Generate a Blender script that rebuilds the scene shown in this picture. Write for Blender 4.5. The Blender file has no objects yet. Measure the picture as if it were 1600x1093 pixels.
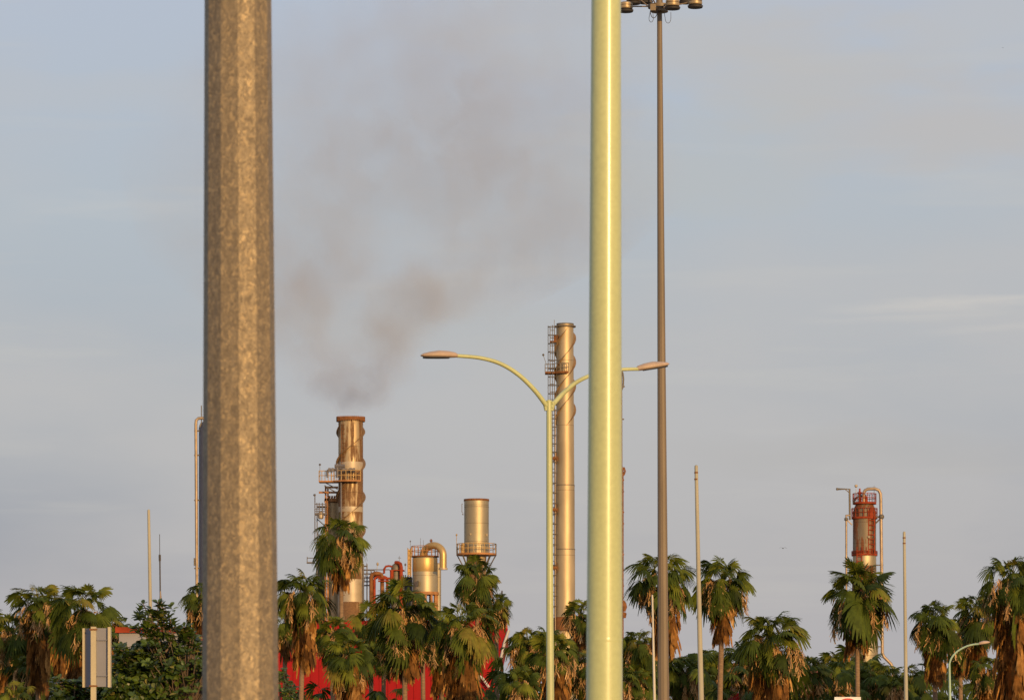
import bpy, math, random
import numpy as np
from math import sin, cos, pi, radians, sqrt
scene = bpy.context.scene
# ---------------------------------------------------------------- camera, world, sun, exposure
F = 6000.0; HOR = 1250.0; CAMZ = 1.7          # focal length in photo pixels, horizon row, eye height
cam_d = bpy.data.cameras.new("camera"); cam = bpy.data.objects.new("camera", cam_d)
scene.collection.objects.link(cam); scene.camera = cam
cam.location = (0, 0, CAMZ); cam.rotation_euler = (radians(90), 0, 0)
cam_d.sensor_width = 36.0; cam_d.lens = 36.0 * F / 1600.0
cam_d.shift_y = (HOR - 546.5) / 1600.0
cam_d.clip_start = 0.5; cam_d.clip_end = 20000
cam_d.dof.use_dof = True; cam_d.dof.focus_distance = 95.0; cam_d.dof.aperture_fstop = 11.0

SUN_AZ = radians(24); SUN_EL = radians(10)     # behind the camera, a little to the right
w = bpy.data.worlds.new("World"); scene.world = w; w.use_nodes = True
nt = w.node_tree; nt.nodes.clear()
N = nt.nodes.new; L = nt.links.new
sky = N("ShaderNodeTexSky"); sky.sky_type = 'NISHITA'; sky.sun_disc = False
sky.sun_elevation = SUN_EL; sky.sun_rotation = pi - SUN_AZ; sky.dust_density = 3.0; sky.air_density = 1.2
bg1 = N("ShaderNodeBackground"); bg1.inputs[1].default_value = 0.12
L(sky.outputs[0], bg1.inputs[0])
tc = N("ShaderNodeTexCoord"); sep = N("ShaderNodeSeparateXYZ"); L(tc.outputs['Generated'], sep.inputs[0])
ramp = N("ShaderNodeValToRGB"); L(sep.outputs['Z'], ramp.inputs[0])
cr = ramp.color_ramp
cr.elements[0].position = 0.0; cr.elements[0].color = (.34, .355, .43, 1)
cr.elements[1].position = 1.0; cr.elements[1].color = (.30, .38, .54, 1)
for p, c in ((.055, (.35, .365, .44, 1)), (.10, (.425, .45, .52, 1)), (.15, (.47, .515, .59, 1)), (.21, (.49, .54, .66, 1)), (.35, (.43, .51, .66, 1))):
    e = cr.elements.new(p); e.color = c
mp = N("ShaderNodeMapping"); mp.inputs['Scale'].default_value = (1, 1, 3.0); mp.inputs['Location'].default_value = (3.1, 0, .4)
mp.inputs['Rotation'].default_value = (0, radians(-12), 0)
L(tc.outputs['Generated'], mp.inputs[0])
n1 = N("ShaderNodeTexNoise"); n1.inputs['Scale'].default_value = 5.5; n1.inputs['Detail'].default_value = 6; n1.inputs['Roughness'].default_value = .5
L(mp.outputs[0], n1.inputs[0])
r1 = N("ShaderNodeValToRGB"); L(n1.outputs[0], r1.inputs[0])
r1.color_ramp.elements[0].position = .38; r1.color_ramp.elements[0].color = (0, 0, 0, 1)
r1.color_ramp.elements[1].position = .60; r1.color_ramp.elements[1].color = (1, 1, 1, 1)
mx = N("ShaderNodeMix"); mx.data_type = 'RGBA'; mx.blend_type = 'MIX'
mfac = N("ShaderNodeMath"); mfac.operation = 'MULTIPLY'; mfac.inputs[1].default_value = .75
L(r1.outputs[0], mfac.inputs[0]); L(mfac.outputs[0], mx.inputs[0])
L(ramp.outputs[0], mx.inputs[6]); mx.inputs[7].default_value = (.55, .53, .55, 1)
# fine streaks of high cloud
mp2 = N("ShaderNodeMapping"); mp2.inputs['Scale'].default_value = (4, 4, 42.0); mp2.inputs['Rotation'].default_value = (0, radians(3), 0)
L(tc.outputs['Generated'], mp2.inputs[0])
n2 = N("ShaderNodeTexNoise"); n2.inputs['Scale'].default_value = 2.6; n2.inputs['Detail'].default_value = 5
L(mp2.outputs[0], n2.inputs[0])
r2 = N("ShaderNodeValToRGB"); L(n2.outputs[0], r2.inputs[0])
r2.color_ramp.elements[0].position = .56; r2.color_ramp.elements[0].color = (0, 0, 0, 1)
r2.color_ramp.elements[1].position = .78; r2.color_ramp.elements[1].color = (.5, .5, .5, 1)
mx2 = N("ShaderNodeMix"); mx2.data_type = 'RGBA'
L(r2.outputs[0], mx2.inputs[0]); L(mx.outputs[2], mx2.inputs[6]); mx2.inputs[7].default_value = (.60, .58, .57, 1)
def mth(op, a, b=None, c=None):
    n = N("ShaderNodeMath"); n.operation = op
    for i, q in enumerate((a, b, c)):
        if q is None: continue
        if isinstance(q, (int, float)): n.inputs[i].default_value = q
        else: L(q, n.inputs[i])
    return n.outputs[0]
wis = mx2.outputs[2]                        # two thin cirrus wisps low in the sky
for (az0, zc, hw, xh, st) in ((.117, .1276, .0022, .040, .62), (.135, .1215, .0016, .035, .3), (.10, .124, .0012, .03, .25), (-.10, .152, .004, .03, .25)):
    nz = N("ShaderNodeTexNoise"); nz.inputs['Scale'].default_value = 60; nz.inputs['Detail'].default_value = 4
    mpz = N("ShaderNodeMapping"); mpz.inputs['Scale'].default_value = (1, 1, 5); L(tc.outputs['Generated'], mpz.inputs[0]); L(mpz.outputs[0], nz.inputs[0])
    dz = mth('SUBTRACT', sep.outputs['Z'], mth('MULTIPLY_ADD', sep.outputs['X'], .035, zc - .035 * az0))
    dz = mth('ADD', dz, mth('MULTIPLY', mth('SUBTRACT', nz.outputs[0], .5), hw * 2.2))
    e1 = mth('MAXIMUM', mth('SUBTRACT', 1.0, mth('ABSOLUTE', mth('DIVIDE', dz, hw))), 0.0)
    dx = mth('DIVIDE', mth('SUBTRACT', sep.outputs['X'], az0), xh)
    e2 = mth('MAXIMUM', mth('SUBTRACT', 1.0, mth('MULTIPLY', dx, dx)), 0.0)
    fr = mth('GREATER_THAN', sep.outputs['Y'], 0.0)
    fac = mth('MULTIPLY', mth('MULTIPLY', mth('MULTIPLY', e1, e2), st), fr)
    mw = N("ShaderNodeMix"); mw.data_type = 'RGBA'; L(fac, mw.inputs[0]); L(wis, mw.inputs[6]); mw.inputs[7].default_value = (.66, .62, .60, 1); wis = mw.outputs[2]
for (bx, bz, rx, rz, st, cc) in ((.070, .188, .050, .016, .65, (.56, .515, .49)), (.108, .172, .045, .013, .6, (.56, .505, .485)), (.045, .165, .045, .014, .45, (.53, .515, .50)),
                                 (.125, .198, .04, .010, .4, (.57, .55, .55)), (.02, .200, .06, .012, .4, (.55, .535, .53)), (-.095, .178, .05, .008, .35, (.54, .53, .55)), (-.02, .12, .07, .010, .3, (.50, .49, .49)), (.09, .09, .06, .007, .3, (.46, .44, .45))):
    nz = N("ShaderNodeTexNoise"); nz.inputs['Scale'].default_value = 26; nz.inputs['Detail'].default_value = 5
    mpz = N("ShaderNodeMapping"); mpz.inputs['Scale'].default_value = (1, 1, 2.6); mpz.inputs['Location'].default_value = (bx * 31, 0, bz * 17); L(tc.outputs['Generated'], mpz.inputs[0]); L(mpz.outputs[0], nz.inputs[0])
    wv = mth('SUBTRACT', nz.outputs[0], .5)
    dx = mth('DIVIDE', mth('SUBTRACT', sep.outputs['X'], bx), rx); dz = mth('ADD', mth('DIVIDE', mth('SUBTRACT', sep.outputs['Z'], bz), rz), mth('MULTIPLY', wv, 3.0))
    q = mth('MAXIMUM', mth('SUBTRACT', 1.0, mth('ADD', mth('MULTIPLY', dx, dx), mth('MULTIPLY', dz, dz))), 0.0)
    fac = mth('MULTIPLY', mth('MULTIPLY', q, st), mth('GREATER_THAN', sep.outputs['Y'], 0.0))
    mw = N("ShaderNodeMix"); mw.data_type = 'RGBA'; L(fac, mw.inputs[0]); L(wis, mw.inputs[6]); mw.inputs[7].default_value = (*cc, 1); wis = mw.outputs[2]
bg2 = N("ShaderNodeBackground"); bg2.inputs[1].default_value = 1.0; L(wis, bg2.inputs[0])
mxs = N("ShaderNodeMixShader"); mxs.inputs[0].default_value = .82
L(bg1.outputs[0], mxs.inputs[1]); L(bg2.outputs[0], mxs.inputs[2])
wo = N("ShaderNodeOutputWorld"); L(mxs.outputs[0], wo.inputs[0])

sd = bpy.data.lights.new("sun", 'SUN'); sd.energy = 3.6; sd.angle = radians(0.53); sd.color = (1.0, .62, .26)
sun = bpy.data.objects.new("sun", sd); scene.collection.objects.link(sun)
import mathutils
tosun = mathutils.Vector((sin(SUN_AZ) * cos(SUN_EL), -cos(SUN_AZ) * cos(SUN_EL), sin(SUN_EL)))
sun.rotation_euler = tosun.to_track_quat('Z', 'Y').to_euler(); sun.location = (30, -60, 40)
scene.view_settings.view_transform = 'Standard'; scene.view_settings.look = 'None'
scene.view_settings.exposure = 0.0; scene.view_settings.gamma = 1.0; scene.view_settings.use_curve_mapping = False
scene.render.engine = 'CYCLES'
try:
    scene.cycles.volume_step_rate = .5; scene.cycles.volume_max_steps = 256; scene.cycles.volume_bounces = 1
except Exception: pass

# ---------------------------------------------------------------- helpers
def PT(px, py, D): return ((px - 800) / F * D, D, CAMZ + (HOR - py) / F * D)
def XX(px, D): return (px - 800) / F * D
def ZZ(py, D): return CAMZ + (HOR - py) / F * D
COL = scene.collection

def woff(o):
    v = mathutils.Vector((0, 0, 0))
    while o is not None:
        v = v + o.location; o = o.parent
    return v
def tag(o, label=None, cat=None, group=None, kind=None):
    if label: o['label'] = label
    if cat: o['category'] = cat
    if group: o['group'] = group
    if kind: o['kind'] = kind
    return o
def thing(name, label, cat, loc, group=None):
    o = bpy.data.objects.new(name, None); COL.objects.link(o); o.location = loc
    o.empty_display_size = .3
    return tag(o, label, cat, group)

class MB:
    def __init__(s): s.v = []; s.f = []; s.t = []
    def add(s, vs, fs, t=0.5):
        b = len(s.v); s.v.extend(vs); s.f.extend([tuple(i + b for i in f) for f in fs]); s.t.extend([t] * len(vs))
    def box(s, x0, x1, y0, y1, z0, z1):
        s.add([(x, y, z) for x in (x0, x1) for y in (y0, y1) for z in (z0, z1)],
              [(0, 1, 3, 2), (4, 6, 7, 5), (0, 4, 5, 1), (2, 3, 7, 6), (0, 2, 6, 4), (1, 5, 7, 3)])
    def lathe(s, cx, cy, prof, n=32, rot=0, cap=True):
        vs = []
        for z, r in prof:
            for i in range(n):
                a = rot + 2 * pi * i / n
                vs.append((cx + r * cos(a), cy + r * sin(a), z))
        fs = []
        for k in range(len(prof) - 1):
            for i in range(n):
                j = (i + 1) % n
                fs.append((k * n + i, k * n + j, (k + 1) * n + j, (k + 1) * n + i))
        if cap:
            fs.append(tuple(range(n - 1, -1, -1))); m = (len(prof) - 1) * n
            fs.append(tuple(range(m, m + n)))
        s.add(vs, fs)
    def tube(s, pts, r, n=8, cap=True):
        pts = [mathutils.Vector(p) for p in pts]
        rs = r if isinstance(r, (list, tuple)) else [r] * len(pts)
        vs = []; up = None
        for k, p in enumerate(pts):
            d = (pts[min(k + 1, len(pts) - 1)] - pts[max(k - 1, 0)]).normalized()
            if up is None:
                up = mathutils.Vector((0, 0, 1)) if abs(d.z) < .9 else mathutils.Vector((0, 1, 0))
            a = d.cross(up).normalized(); b = a.cross(d).normalized(); up = b
            for i in range(n):
                t = 2 * pi * i / n
                q = p + (a * cos(t) + b * sin(t)) * rs[k]; vs.append((q.x, q.y, q.z))
        fs = []
        for k in range(len(pts) - 1):
            for i in range(n):
                j = (i + 1) % n
                fs.append((k * n + i, k * n + j, (k + 1) * n + j, (k + 1) * n + i))
        if cap:
            fs.append(tuple(range(n - 1, -1, -1))); m = (len(pts) - 1) * n
            fs.append(tuple(range(m, m + n)))
        s.add(vs, fs)
    def disc_ring(s, cx, cy, z0, z1, ri, ro, n=28, a0=0, a1=2 * pi):
        full = abs(a1 - a0 - 2 * pi) < 1e-4; m = n if full else n + 1
        vs = []
        for i in range(m):
            a = a0 + (a1 - a0) * i / n
            for r, z in ((ri, z0), (ro, z0), (ro, z1), (ri, z1)):
                vs.append((cx + r * cos(a), cy + r * sin(a), z))
        fs = []
        for i in range(n):
            j = (i + 1) % m
            for k in range(4):
                l = (k + 1) % 4; fs.append((i * 4 + k, j * 4 + k, j * 4 + l, i * 4 + l))
        if not full: fs += [(3, 2, 1, 0), tuple(4 * n + k for k in range(4))]
        s.add(vs, fs)
    def rail(s, cx, cy, z, r, n=14, h=1.1, rr=.04, a0=0, a1=2 * pi):
        for hh in (h, h * .5):
            s.tube([(cx + r * cos(a0 + (a1 - a0) * i / 24), cy + r * sin(a0 + (a1 - a0) * i / 24), z + hh) for i in range(25)], rr, 5)
        for i in range(n):
            a = a0 + (a1 - a0) * i / (n - 1) if a1 - a0 < 6 else a0 + (a1 - a0) * i / n
            s.tube([(cx + r * cos(a), cy + r * sin(a), z), (cx + r * cos(a), cy + r * sin(a), z + h)], rr, 5)
    def ladder(s, x, y, z0, z1, w=.5, step=.6, rr=.045, cage=True):
        s.tube([(x - w / 2, y, z0), (x - w / 2, y, z1)], rr, 5); s.tube([(x + w / 2, y, z0), (x + w / 2, y, z1)], rr, 5)
        z = z0
        while z < z1:
            s.tube([(x - w / 2, y, z), (x + w / 2, y, z)], rr * .8, 4); z += step
        if cage:
            z = z0 + 1
            while z < z1:
                s.tube([(x + .42 * cos(t), y - .35 + .42 * sin(t), z) for t in np.linspace(0, -pi, 9)], rr * .7, 4); z += 1.6
    def build(s, name, mat, parent=None, smooth=True, ang=35):
        o = woff(parent) if parent is not None else mathutils.Vector((0, 0, 0))
        me = bpy.data.meshes.new(name)
        if parent is None:
            v = s.v
        else:
            v = [(a - o.x, b - o.y, c - o.z) for a, b, c in s.v]
        me.from_pydata(v, [], s.f); me.materials.append(mat)
        if smooth:
            me.shade_smooth(); me.set_sharp_from_angle(angle=radians(ang))
        ob = bpy.data.objects.new(name, me); COL.objects.link(ob)
        if parent is not None: ob.parent = parent
        return ob

class LM:      # leaf masses: numpy quads with a per-point tint
    def __init__(s): s.v = []; s.f = []; s.t = []; s.n = 0
    def quads(s, V, t):            # V (k, 4, 3)
        k = V.shape[0]
        s.v.append(V.reshape(-1, 3)); s.f.append(np.arange(k * 4) + s.n)
        s.n += k * 4; s.t.append(np.full(k * 4, t) if np.isscalar(t) else t)
    def build(s, name, mat, parent=None):
        V = np.concatenate(s.v); 
        if parent is not None:
            o = woff(parent); V = V - np.array([o.x, o.y, o.z])
        nf = V.shape[0] // 4
        me = bpy.data.meshes.new(name)
        me.vertices.add(nf * 4); me.vertices.foreach_set('co', V.astype(np.float32).ravel())
        me.loops.add(nf * 4); me.loops.foreach_set('vertex_index', np.concatenate(s.f).astype(np.int32))
        me.polygons.add(nf); me.polygons.foreach_set('loop_start', np.arange(0, nf * 4, 4, dtype=np.int32))
        at = me.attributes.new('tint', 'FLOAT', 'POINT'); at.data.foreach_set('value', np.concatenate(s.t).astype(np.float32))
        me.update(calc_edges=True); me.validate()
        me.materials.append(mat)
        ob = bpy.data.objects.new(name, me); COL.objects.link(ob)
        if parent is not None: ob.parent = parent
        return ob

# ---------------------------------------------------------------- materials
def newmat(name):
    m = bpy.data.materials.new(name); m.use_nodes = True
    b = m.node_tree.nodes['Principled BSDF']; return m, m.node_tree, b
def ramp_node(t, fac, stops):
    r = t.nodes.new('ShaderNodeValToRGB'); t.links.new(fac, r.inputs[0])
    e = r.color_ramp.elements
    e[0].position = stops[0][0]; e[0].color = (*stops[0][1], 1); e[1].position = stops[-1][0]; e[1].color = (*stops[-1][1], 1)
    for p, c in stops[1:-1]:
        q = e.new(p); q.color = (*c, 1)
    return r
def noise_node(t, scale, detail=4, stretch=(1, 1, 1), coord='Object', rough=.55):
    c = t.nodes.new('ShaderNodeTexCoord'); m = t.nodes.new('ShaderNodeMapping'); m.inputs['Scale'].default_value = stretch
    t.links.new(c.outputs[coord], m.inputs[0])
    n = t.nodes.new('ShaderNodeTexNoise'); n.inputs['Scale'].default_value = scale; n.inputs['Detail'].default_value = detail; n.inputs['Roughness'].default_value = rough
    t.links.new(m.outputs[0], n.inputs[0]); return n
def mixc(t, a, b, f, mode='MIX'):
    m = t.nodes.new('ShaderNodeMix'); m.data_type = 'RGBA'; m.blend_type = mode
    for s, i in ((f, 0), (a, 6), (b, 7)):
        if hasattr(s, 'is_linked') or hasattr(s, 'links'): t.links.new(s, m.inputs[i])
        elif i == 0: m.inputs[0].default_value = s
        else: m.inputs[i].default_value = (*s, 1)
    return m.outputs[2]
def simple(name, col, rough=.5, metal=0, var=.18, scale=3, stretch=(1, 1, 1), spec=.5):
    m, t, b = newmat(name)
    n = noise_node(t, scale, 5, stretch)
    lo = tuple(c * (1 - var) for c in col); hi = tuple(min(1, c * (1 + var)) for c in col)
    r = ramp_node(t, n.outputs[0], [(.3, lo), (.7, hi)])
    t.links.new(r.outputs[0], b.inputs['Base Color'])
    b.inputs['Roughness'].default_value = rough; b.inputs['Metallic'].default_value = metal
    b.inputs['Specular IOR Level'].default_value = spec
    return m
def cladding(name, col, rust, rust_lo, rust_hi, rough=.38, metal=.75, seam=2.4):
    """weathered metal sheet with rust streaks running down and horizontal sheet seams"""
    m, t, b = newmat(name)
    base = noise_node(t, .8, 5, (1, 1, .25)); rb = ramp_node(t, base.outputs[0], [(.3, tuple(c * .78 for c in col)), (.7, tuple(min(1, c * 1.15) for c in col))])
    st = noise_node(t, 2.2, 6, (1, 1, .10)); st2 = noise_node(t, .35, 4, (1, 1, .6))
    mul = t.nodes.new('ShaderNodeMath'); mul.operation = 'ADD'; t.links.new(st.outputs[0], mul.inputs[0]); t.links.new(st2.outputs[0], mul.inputs[1])
    rf = ramp_node(t, mul.outputs[0], [(rust_lo, (0, 0, 0)), (rust_hi, (1, 1, 1))])
    rn = noise_node(t, 6, 4); rr = ramp_node(t, rn.outputs[0], [(.3, tuple(c * .55 for c in rust)), (.7, rust)])
    c = mixc(t, rb.outputs[0], rr.outputs[0], rf.outputs[0])
    # seams
    tcn = t.nodes.new('ShaderNodeTexCoord'); sp = t.nodes.new('ShaderNodeSeparateXYZ'); t.links.new(tcn.outputs['Object'], sp.inputs[0])
    md = t.nodes.new('ShaderNodeMath'); md.operation = 'PINGPONG'; md.inputs[1].default_value = seam / 2; t.links.new(sp.outputs['Z'], md.inputs[0])
    lt = t.nodes.new('ShaderNodeMath'); lt.operation = 'LESS_THAN'; lt.inputs[1].default_value = .035; t.links.new(md.outputs[0], lt.inputs[0])
    ml = t.nodes.new('ShaderNodeMath'); ml.operation = 'MULTIPLY'; ml.inputs[1].default_value = .45; t.links.new(lt.outputs[0], ml.inputs[0])
    c2 = mixc(t, c, tuple(x * .35 for x in rust), ml.outputs[0])
    t.links.new(c2, b.inputs['Base Color'])
    inv = t.nodes.new('ShaderNodeMapRange'); inv.inputs[1].default_value = 0; inv.inputs[2].default_value = 1; inv.inputs[3].default_value = metal; inv.inputs[4].default_value = .15
    t.links.new(rf.outputs[0], inv.inputs[0]); t.links.new(inv.outputs[0], b.inputs['Metallic'])
    ro = t.nodes.new('ShaderNodeMapRange'); ro.inputs[3].default_value = rough; ro.inputs[4].default_value = .8
    t.links.new(rf.outputs[0], ro.inputs[0]); t.links.new(ro.outputs[0], b.inputs['Roughness'])
    bp = t.nodes.new('ShaderNodeBump'); bp.inputs['Strength'].default_value = .25; bp.inputs['Distance'].default_value = .05
    bn = noise_node(t, 1.2, 3, (1, 1, .7)); t.links.new(bn.outputs[0], bp.inputs['Height']); t.links.new(bp.outputs[0], b.inputs['Normal'])
    return m
def galv_mat():
    m, t, b = newmat('galvanized_steel')
    tc_ = t.nodes.new('ShaderNodeTexCoord'); mp_ = t.nodes.new('ShaderNodeMapping'); mp_.inputs['Scale'].default_value = (1, 1, .62)
    t.links.new(tc_.outputs['Object'], mp_.inputs[0])
    wn = t.nodes.new('ShaderNodeTexNoise'); wn.inputs['Scale'].default_value = 30; wn.inputs['Detail'].default_value = 3; t.links.new(mp_.outputs[0], wn.inputs[0])
    wm = t.nodes.new('ShaderNodeMix'); wm.data_type = 'RGBA'; wm.blend_type = 'LINEAR_LIGHT'; wm.inputs[0].default_value = .035
    t.links.new(mp_.outputs[0], wm.inputs[6]); t.links.new(wn.outputs['Color'], wm.inputs[7])
    v = t.nodes.new('ShaderNodeTexVoronoi'); v.inputs['Scale'].default_value = 120; t.links.new(wm.outputs[2], v.inputs[0])
    sv = t.nodes.new('ShaderNodeSeparateColor'); t.links.new(v.outputs['Color'], sv.inputs[0])
    n = noise_node(t, 38, 6, (1, 1, .6)); n3 = noise_node(t, 160, 3)
    r = ramp_node(t, n.outputs[0], [(.3, (.20, .16, .105)), (.5, (.235, .187, .122)), (.72, (.28, .225, .145))])
    r3 = ramp_node(t, n3.outputs[0], [(.3, (.75, .75, .75)), (.7, (1.2, 1.2, 1.2))])
    r2 = ramp_node(t, sv.outputs[0], [(0, (.66, .66, .70)), (.5, (.96, .96, .96)), (.8, (1.2, 1.18, 1.12)), (1, (1.9, 1.8, 1.55))])
    c = mixc(t, r.outputs[0], r2.outputs[0], .8, 'MULTIPLY'); c = mixc(t, c, r3.outputs[0], .7, 'MULTIPLY')
    t.links.new(c, b.inputs['Base Color'])
    b.inputs['Metallic'].default_value = .2
    rr = t.nodes.new('ShaderNodeMapRange'); rr.inputs[3].default_value = .5; rr.inputs[4].default_value = .72
    t.links.new(sv.outputs[1], rr.inputs[0]); t.links.new(rr.outputs[0], b.inputs['Roughness'])
    bp = t.nodes.new('ShaderNodeBump'); bp.inputs['Strength'].default_value = .35; bp.inputs['Distance'].default_value = .004
    t.links.new(n.outputs[0], bp.inputs['Height']); t.links.new(bp.outputs[0], b.inputs['Normal'])
    return m
def leaf_mat(name, stops, rough=.45, trans=.0, spec=.35):
    m, t, b = newmat(name)
    a = t.nodes.new('ShaderNodeAttribute'); a.attribute_name = 'tint'
    r = ramp_node(t, a.outputs['Fac'], stops)
    n = noise_node(t, 3.5, 4); rn = ramp_node(t, n.outputs[0], [(.3, (.65, .65, .65)), (.7, (1.3, 1.3, 1.3))])
    c = mixc(t, r.outputs[0], rn.outputs[0], 1.0, 'MULTIPLY')
    t.links.new(c, b.inputs['Base Color']); b.inputs['Roughness'].default_value = rough; b.inputs['Specular IOR Level'].default_value = spec
    if trans > 0:
        tr = t.nodes.new('ShaderNodeBsdfTranslucent'); t.links.new(c, tr.inputs[0]); ms = t.nodes.new('ShaderNodeMixShader'); ms.inputs[0].default_value = trans
        out = t.nodes['Material Output']; t.links.new(b.outputs[0], ms.inputs[1]); t.links.new(tr.outputs[0], ms.inputs[2]); t.links.new(ms.outputs[0], out.inputs[0])
    return m
def paint(name, col, rough=.3, dirt=.25, coat=0):
    m, t, b = newmat(name)
    n = noise_node(t, 2.5, 6, (1, 1, .15)); n2 = noise_node(t, 40, 3)
    r = ramp_node(t, n.outputs[0], [(.35, tuple(c * (1 - dirt) for c in col)), (.6, col)])
    r2 = ramp_node(t, n2.outputs[0], [(.3, (.93, .93, .93)), (.7, (1.04, 1.04, 1.04))])
    t.links.new(mixc(t, r.outputs[0], r2.outputs[0], 1, 'MULTIPLY'), b.inputs['Base Color'])
    b.inputs['Roughness'].default_value = rough; b.inputs['Coat Weight'].default_value = coat; b.inputs['Coat Roughness'].default_value = .2
    bp = t.nodes.new('ShaderNodeBump'); bp.inputs['Strength'].default_value = .22; bp.inputs['Distance'].default_value = .01
    n3 = noise_node(t, 16, 4, (1, 1, .8)); t.links.new(n3.outputs[0], bp.inputs['Height']); t.links.new(bp.outputs[0], b.inputs['Normal'])
    return m

M = {}
M['galv'] = galv_mat()
M['green'] = paint('pale_green_paint', (.53, .57, .265), .45, .10, .6)
M['green2'] = paint('lamp_post_green_paint', (.50, .53, .26), .4, .18)
M['lamp_case'] = paint('lamp_casing_paint', (.50, .37, .27), .5, .2)
M['lamp_glass'] = simple('dark_lamp_glass', (.03, .03, .035), .6, 0, .2, spec=.2)
M['mast'] = paint('mast_steel', (.20, .15, .095), .5, .2)
M['mast_lamp'] = simple('aged_lamp_aluminium', (.38, .29, .17), .45, .4, .15)
M['fin'] = simple('shadow_brown_fin_metal', (.26, .17, .095), .6, .3, .25, 1.5, spec=.3)  # darker than the shaft: shadow lines along the fins put into the colour
M['teal'] = paint('faded_teal_green_paint', (.36, .50, .36), .45, .2)
M['clad_column'] = cladding('rusty_grey_column_cladding', (.20, .155, .10), (.24, .085, .03), .98, 1.4, .6, .25, 2.6)
M['dark'] = simple('dark_steel', (.05, .045, .045), .55, .2)
M['concrete'] = paint('weathered_pole_concrete', (.42, .39, .29), .75, .2)
M['whitepole'] = paint('slim_white_pole', (.62, .58, .50), .6, .15)
M['clad_rusty'] = cladding('rust_streaked_cladding', (.52, .39, .22), (.24, .125, .05), .88, 1.6, .54, .55, 5.5)
M['clad'] = cladding('dull_silver_cladding', (.50, .39, .235), (.28, .15, .06), 1.0, 1.5, .54, .58, 7.6)
M['clad_clean'] = cladding('brushed_drum_cladding', (.44, .37, .24), (.28, .18, .08), 1.1, 1.42, .52, .6, 2.2)
M['clad_dark'] = cladding('grey_column_cladding', (.17, .145, .11), (.22, .09, .04), 1.05, 1.38, .6, .3, 2.6)
M['gold'] = cladding('golden_duct_metal', (.60, .40, .16), (.34, .16, .04), 1.05, 1.4, .45, .6, 9)
M['pipe'] = simple('pale_insulated_pipe', (.37, .28, .19), .45, .3, .2, 1.5)
M['shade_steel'] = simple('shadow_blue_column_steel', (.09, .10, .14), .55, .2)  # shadow tone of the hidden column's left side put into the base colour
M['rust'] = simple('rusty_steel', (.21, .09, .035), .85, .0, .4, 2, spec=.15)
M['redox'] = simple('red_oxide_paint', (.27, .045, .016), .75, 0, .4, 1.5, spec=.15)
M['yellow'] = simple('faded_yellow_rail_paint', (.46, .29, .10), .6, 0, .25, 2)
M['greysteel'] = simple('grey_scaffold_steel', (.14, .13, .14), .6, .2)
M['orange'] = simple('orange_primer_beam', (.38, .17, .055), .65, 0, .3, 1.5)
M['tank_white'] = simple('pale_band_paint', (.44, .36, .25), .5, .2, .12, 1)
M['red_wall'] = paint('red_sheet_cladding', (.33, .001, .003), .9, .12)
M['white_trim'] = simple('white_fascia_paint', (.50, .48, .46), .6, 0, .1)
M['grey_wall'] = simple('grey_render_wall', (.27, .27, .29), .85, 0, .15, .6)
M['tile'] = simple('red_clay_tile', (.48, .13, .06), .8, 0, .35, 2.5)
M['plaster'] = simple('pinkish_plaster', (.36, .30, .26), .85, 0, .15, .6)
M['panel_back'] = simple('grey_sign_sheet', (.19, .195, .235), .5, .2, .08, 2)
M['cream'] = paint('cream_sign_frame', (.52, .45, .29), .5, .15)
M['sign_white'] = simple('sign_white', (.75, .75, .72), .5, 0, .05)
M['sign_red'] = simple('sign_red', (.55, .03, .03), .5, 0, .05)
M['bird'] = simple('dark_feathers', (.06, .055, .055), .8)
M['ground'] = simple('dry_dusty_ground', (.20, .16, .11), .95, 0, .35, .15)
M['asphalt'] = simple('worn_asphalt', (.055, .053, .05), .9, 0, .3, .8)
M['lot'] = simple('pale_concrete_kerb', (.34, .33, .31), .9, 0, .15, 1)
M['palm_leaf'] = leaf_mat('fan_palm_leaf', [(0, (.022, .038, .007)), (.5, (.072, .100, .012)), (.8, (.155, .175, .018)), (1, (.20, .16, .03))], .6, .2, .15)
M['dead_leaf'] = leaf_mat('dead_palm_frond', [(0, (.11, .05, .02)), (.45, (.33, .155, .040)), (.8, (.55, .31, .10)), (1, (.58, .42, .24))], .75, .08, .15)
M['seed'] = leaf_mat('pale_seed_stalks', [(0, (.34, .18, .065)), (1, (.60, .40, .20))], .8, .1, .15)
M['bush_leaf'] = leaf_mat('broad_glossy_leaf', [(0, (.022, .040, .006)), (.5, (.060, .098, .012)), (.85, (.115, .16, .018)), (1, (.25, .22, .05))], .38, .15, .5)
M['trunk'] = simple('palm_trunk_bark', (.24, .155, .09), .9, 0, .35, 5, (1, 1, 6))
M['bark'] = simple('brown_branch_bark', (.14, .10, .07), .9, 0, .3, 8)

# ---------------------------------------------------------------- the setting
g = MB(); g.add([(-6000, -3000, 0), (6000, -3000, 0), (6000, 9000, 0), (-6000, 9000, 0)], [(0, 1, 2, 3)])
tag(g.build('ground', M['ground'], smooth=False), kind='structure')
g = MB(); g.add([(-200, 96, .004), (200, 96, .004), (200, 112, .004), (-200, 112, .004)], [(0, 1, 2, 3)])
tag(g.build('road', M['asphalt'], smooth=False), kind='structure')
g = MB(); g.box(-200, 200, 95.7, 96, -.05, .13); g.box(-200, 200, 112, 112.3, -.05, .13)
tag(g.build('kerb', M['lot'], smooth=False), kind='structure')
g = MB(); g.add([(-60, -20, .006), (60, -20, .006), (60, 60, .006), (-60, 60, .006)], [(0, 1, 2, 3)])
tag(g.build('parking_lot', M['asphalt'], smooth=False), kind='structure')

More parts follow.
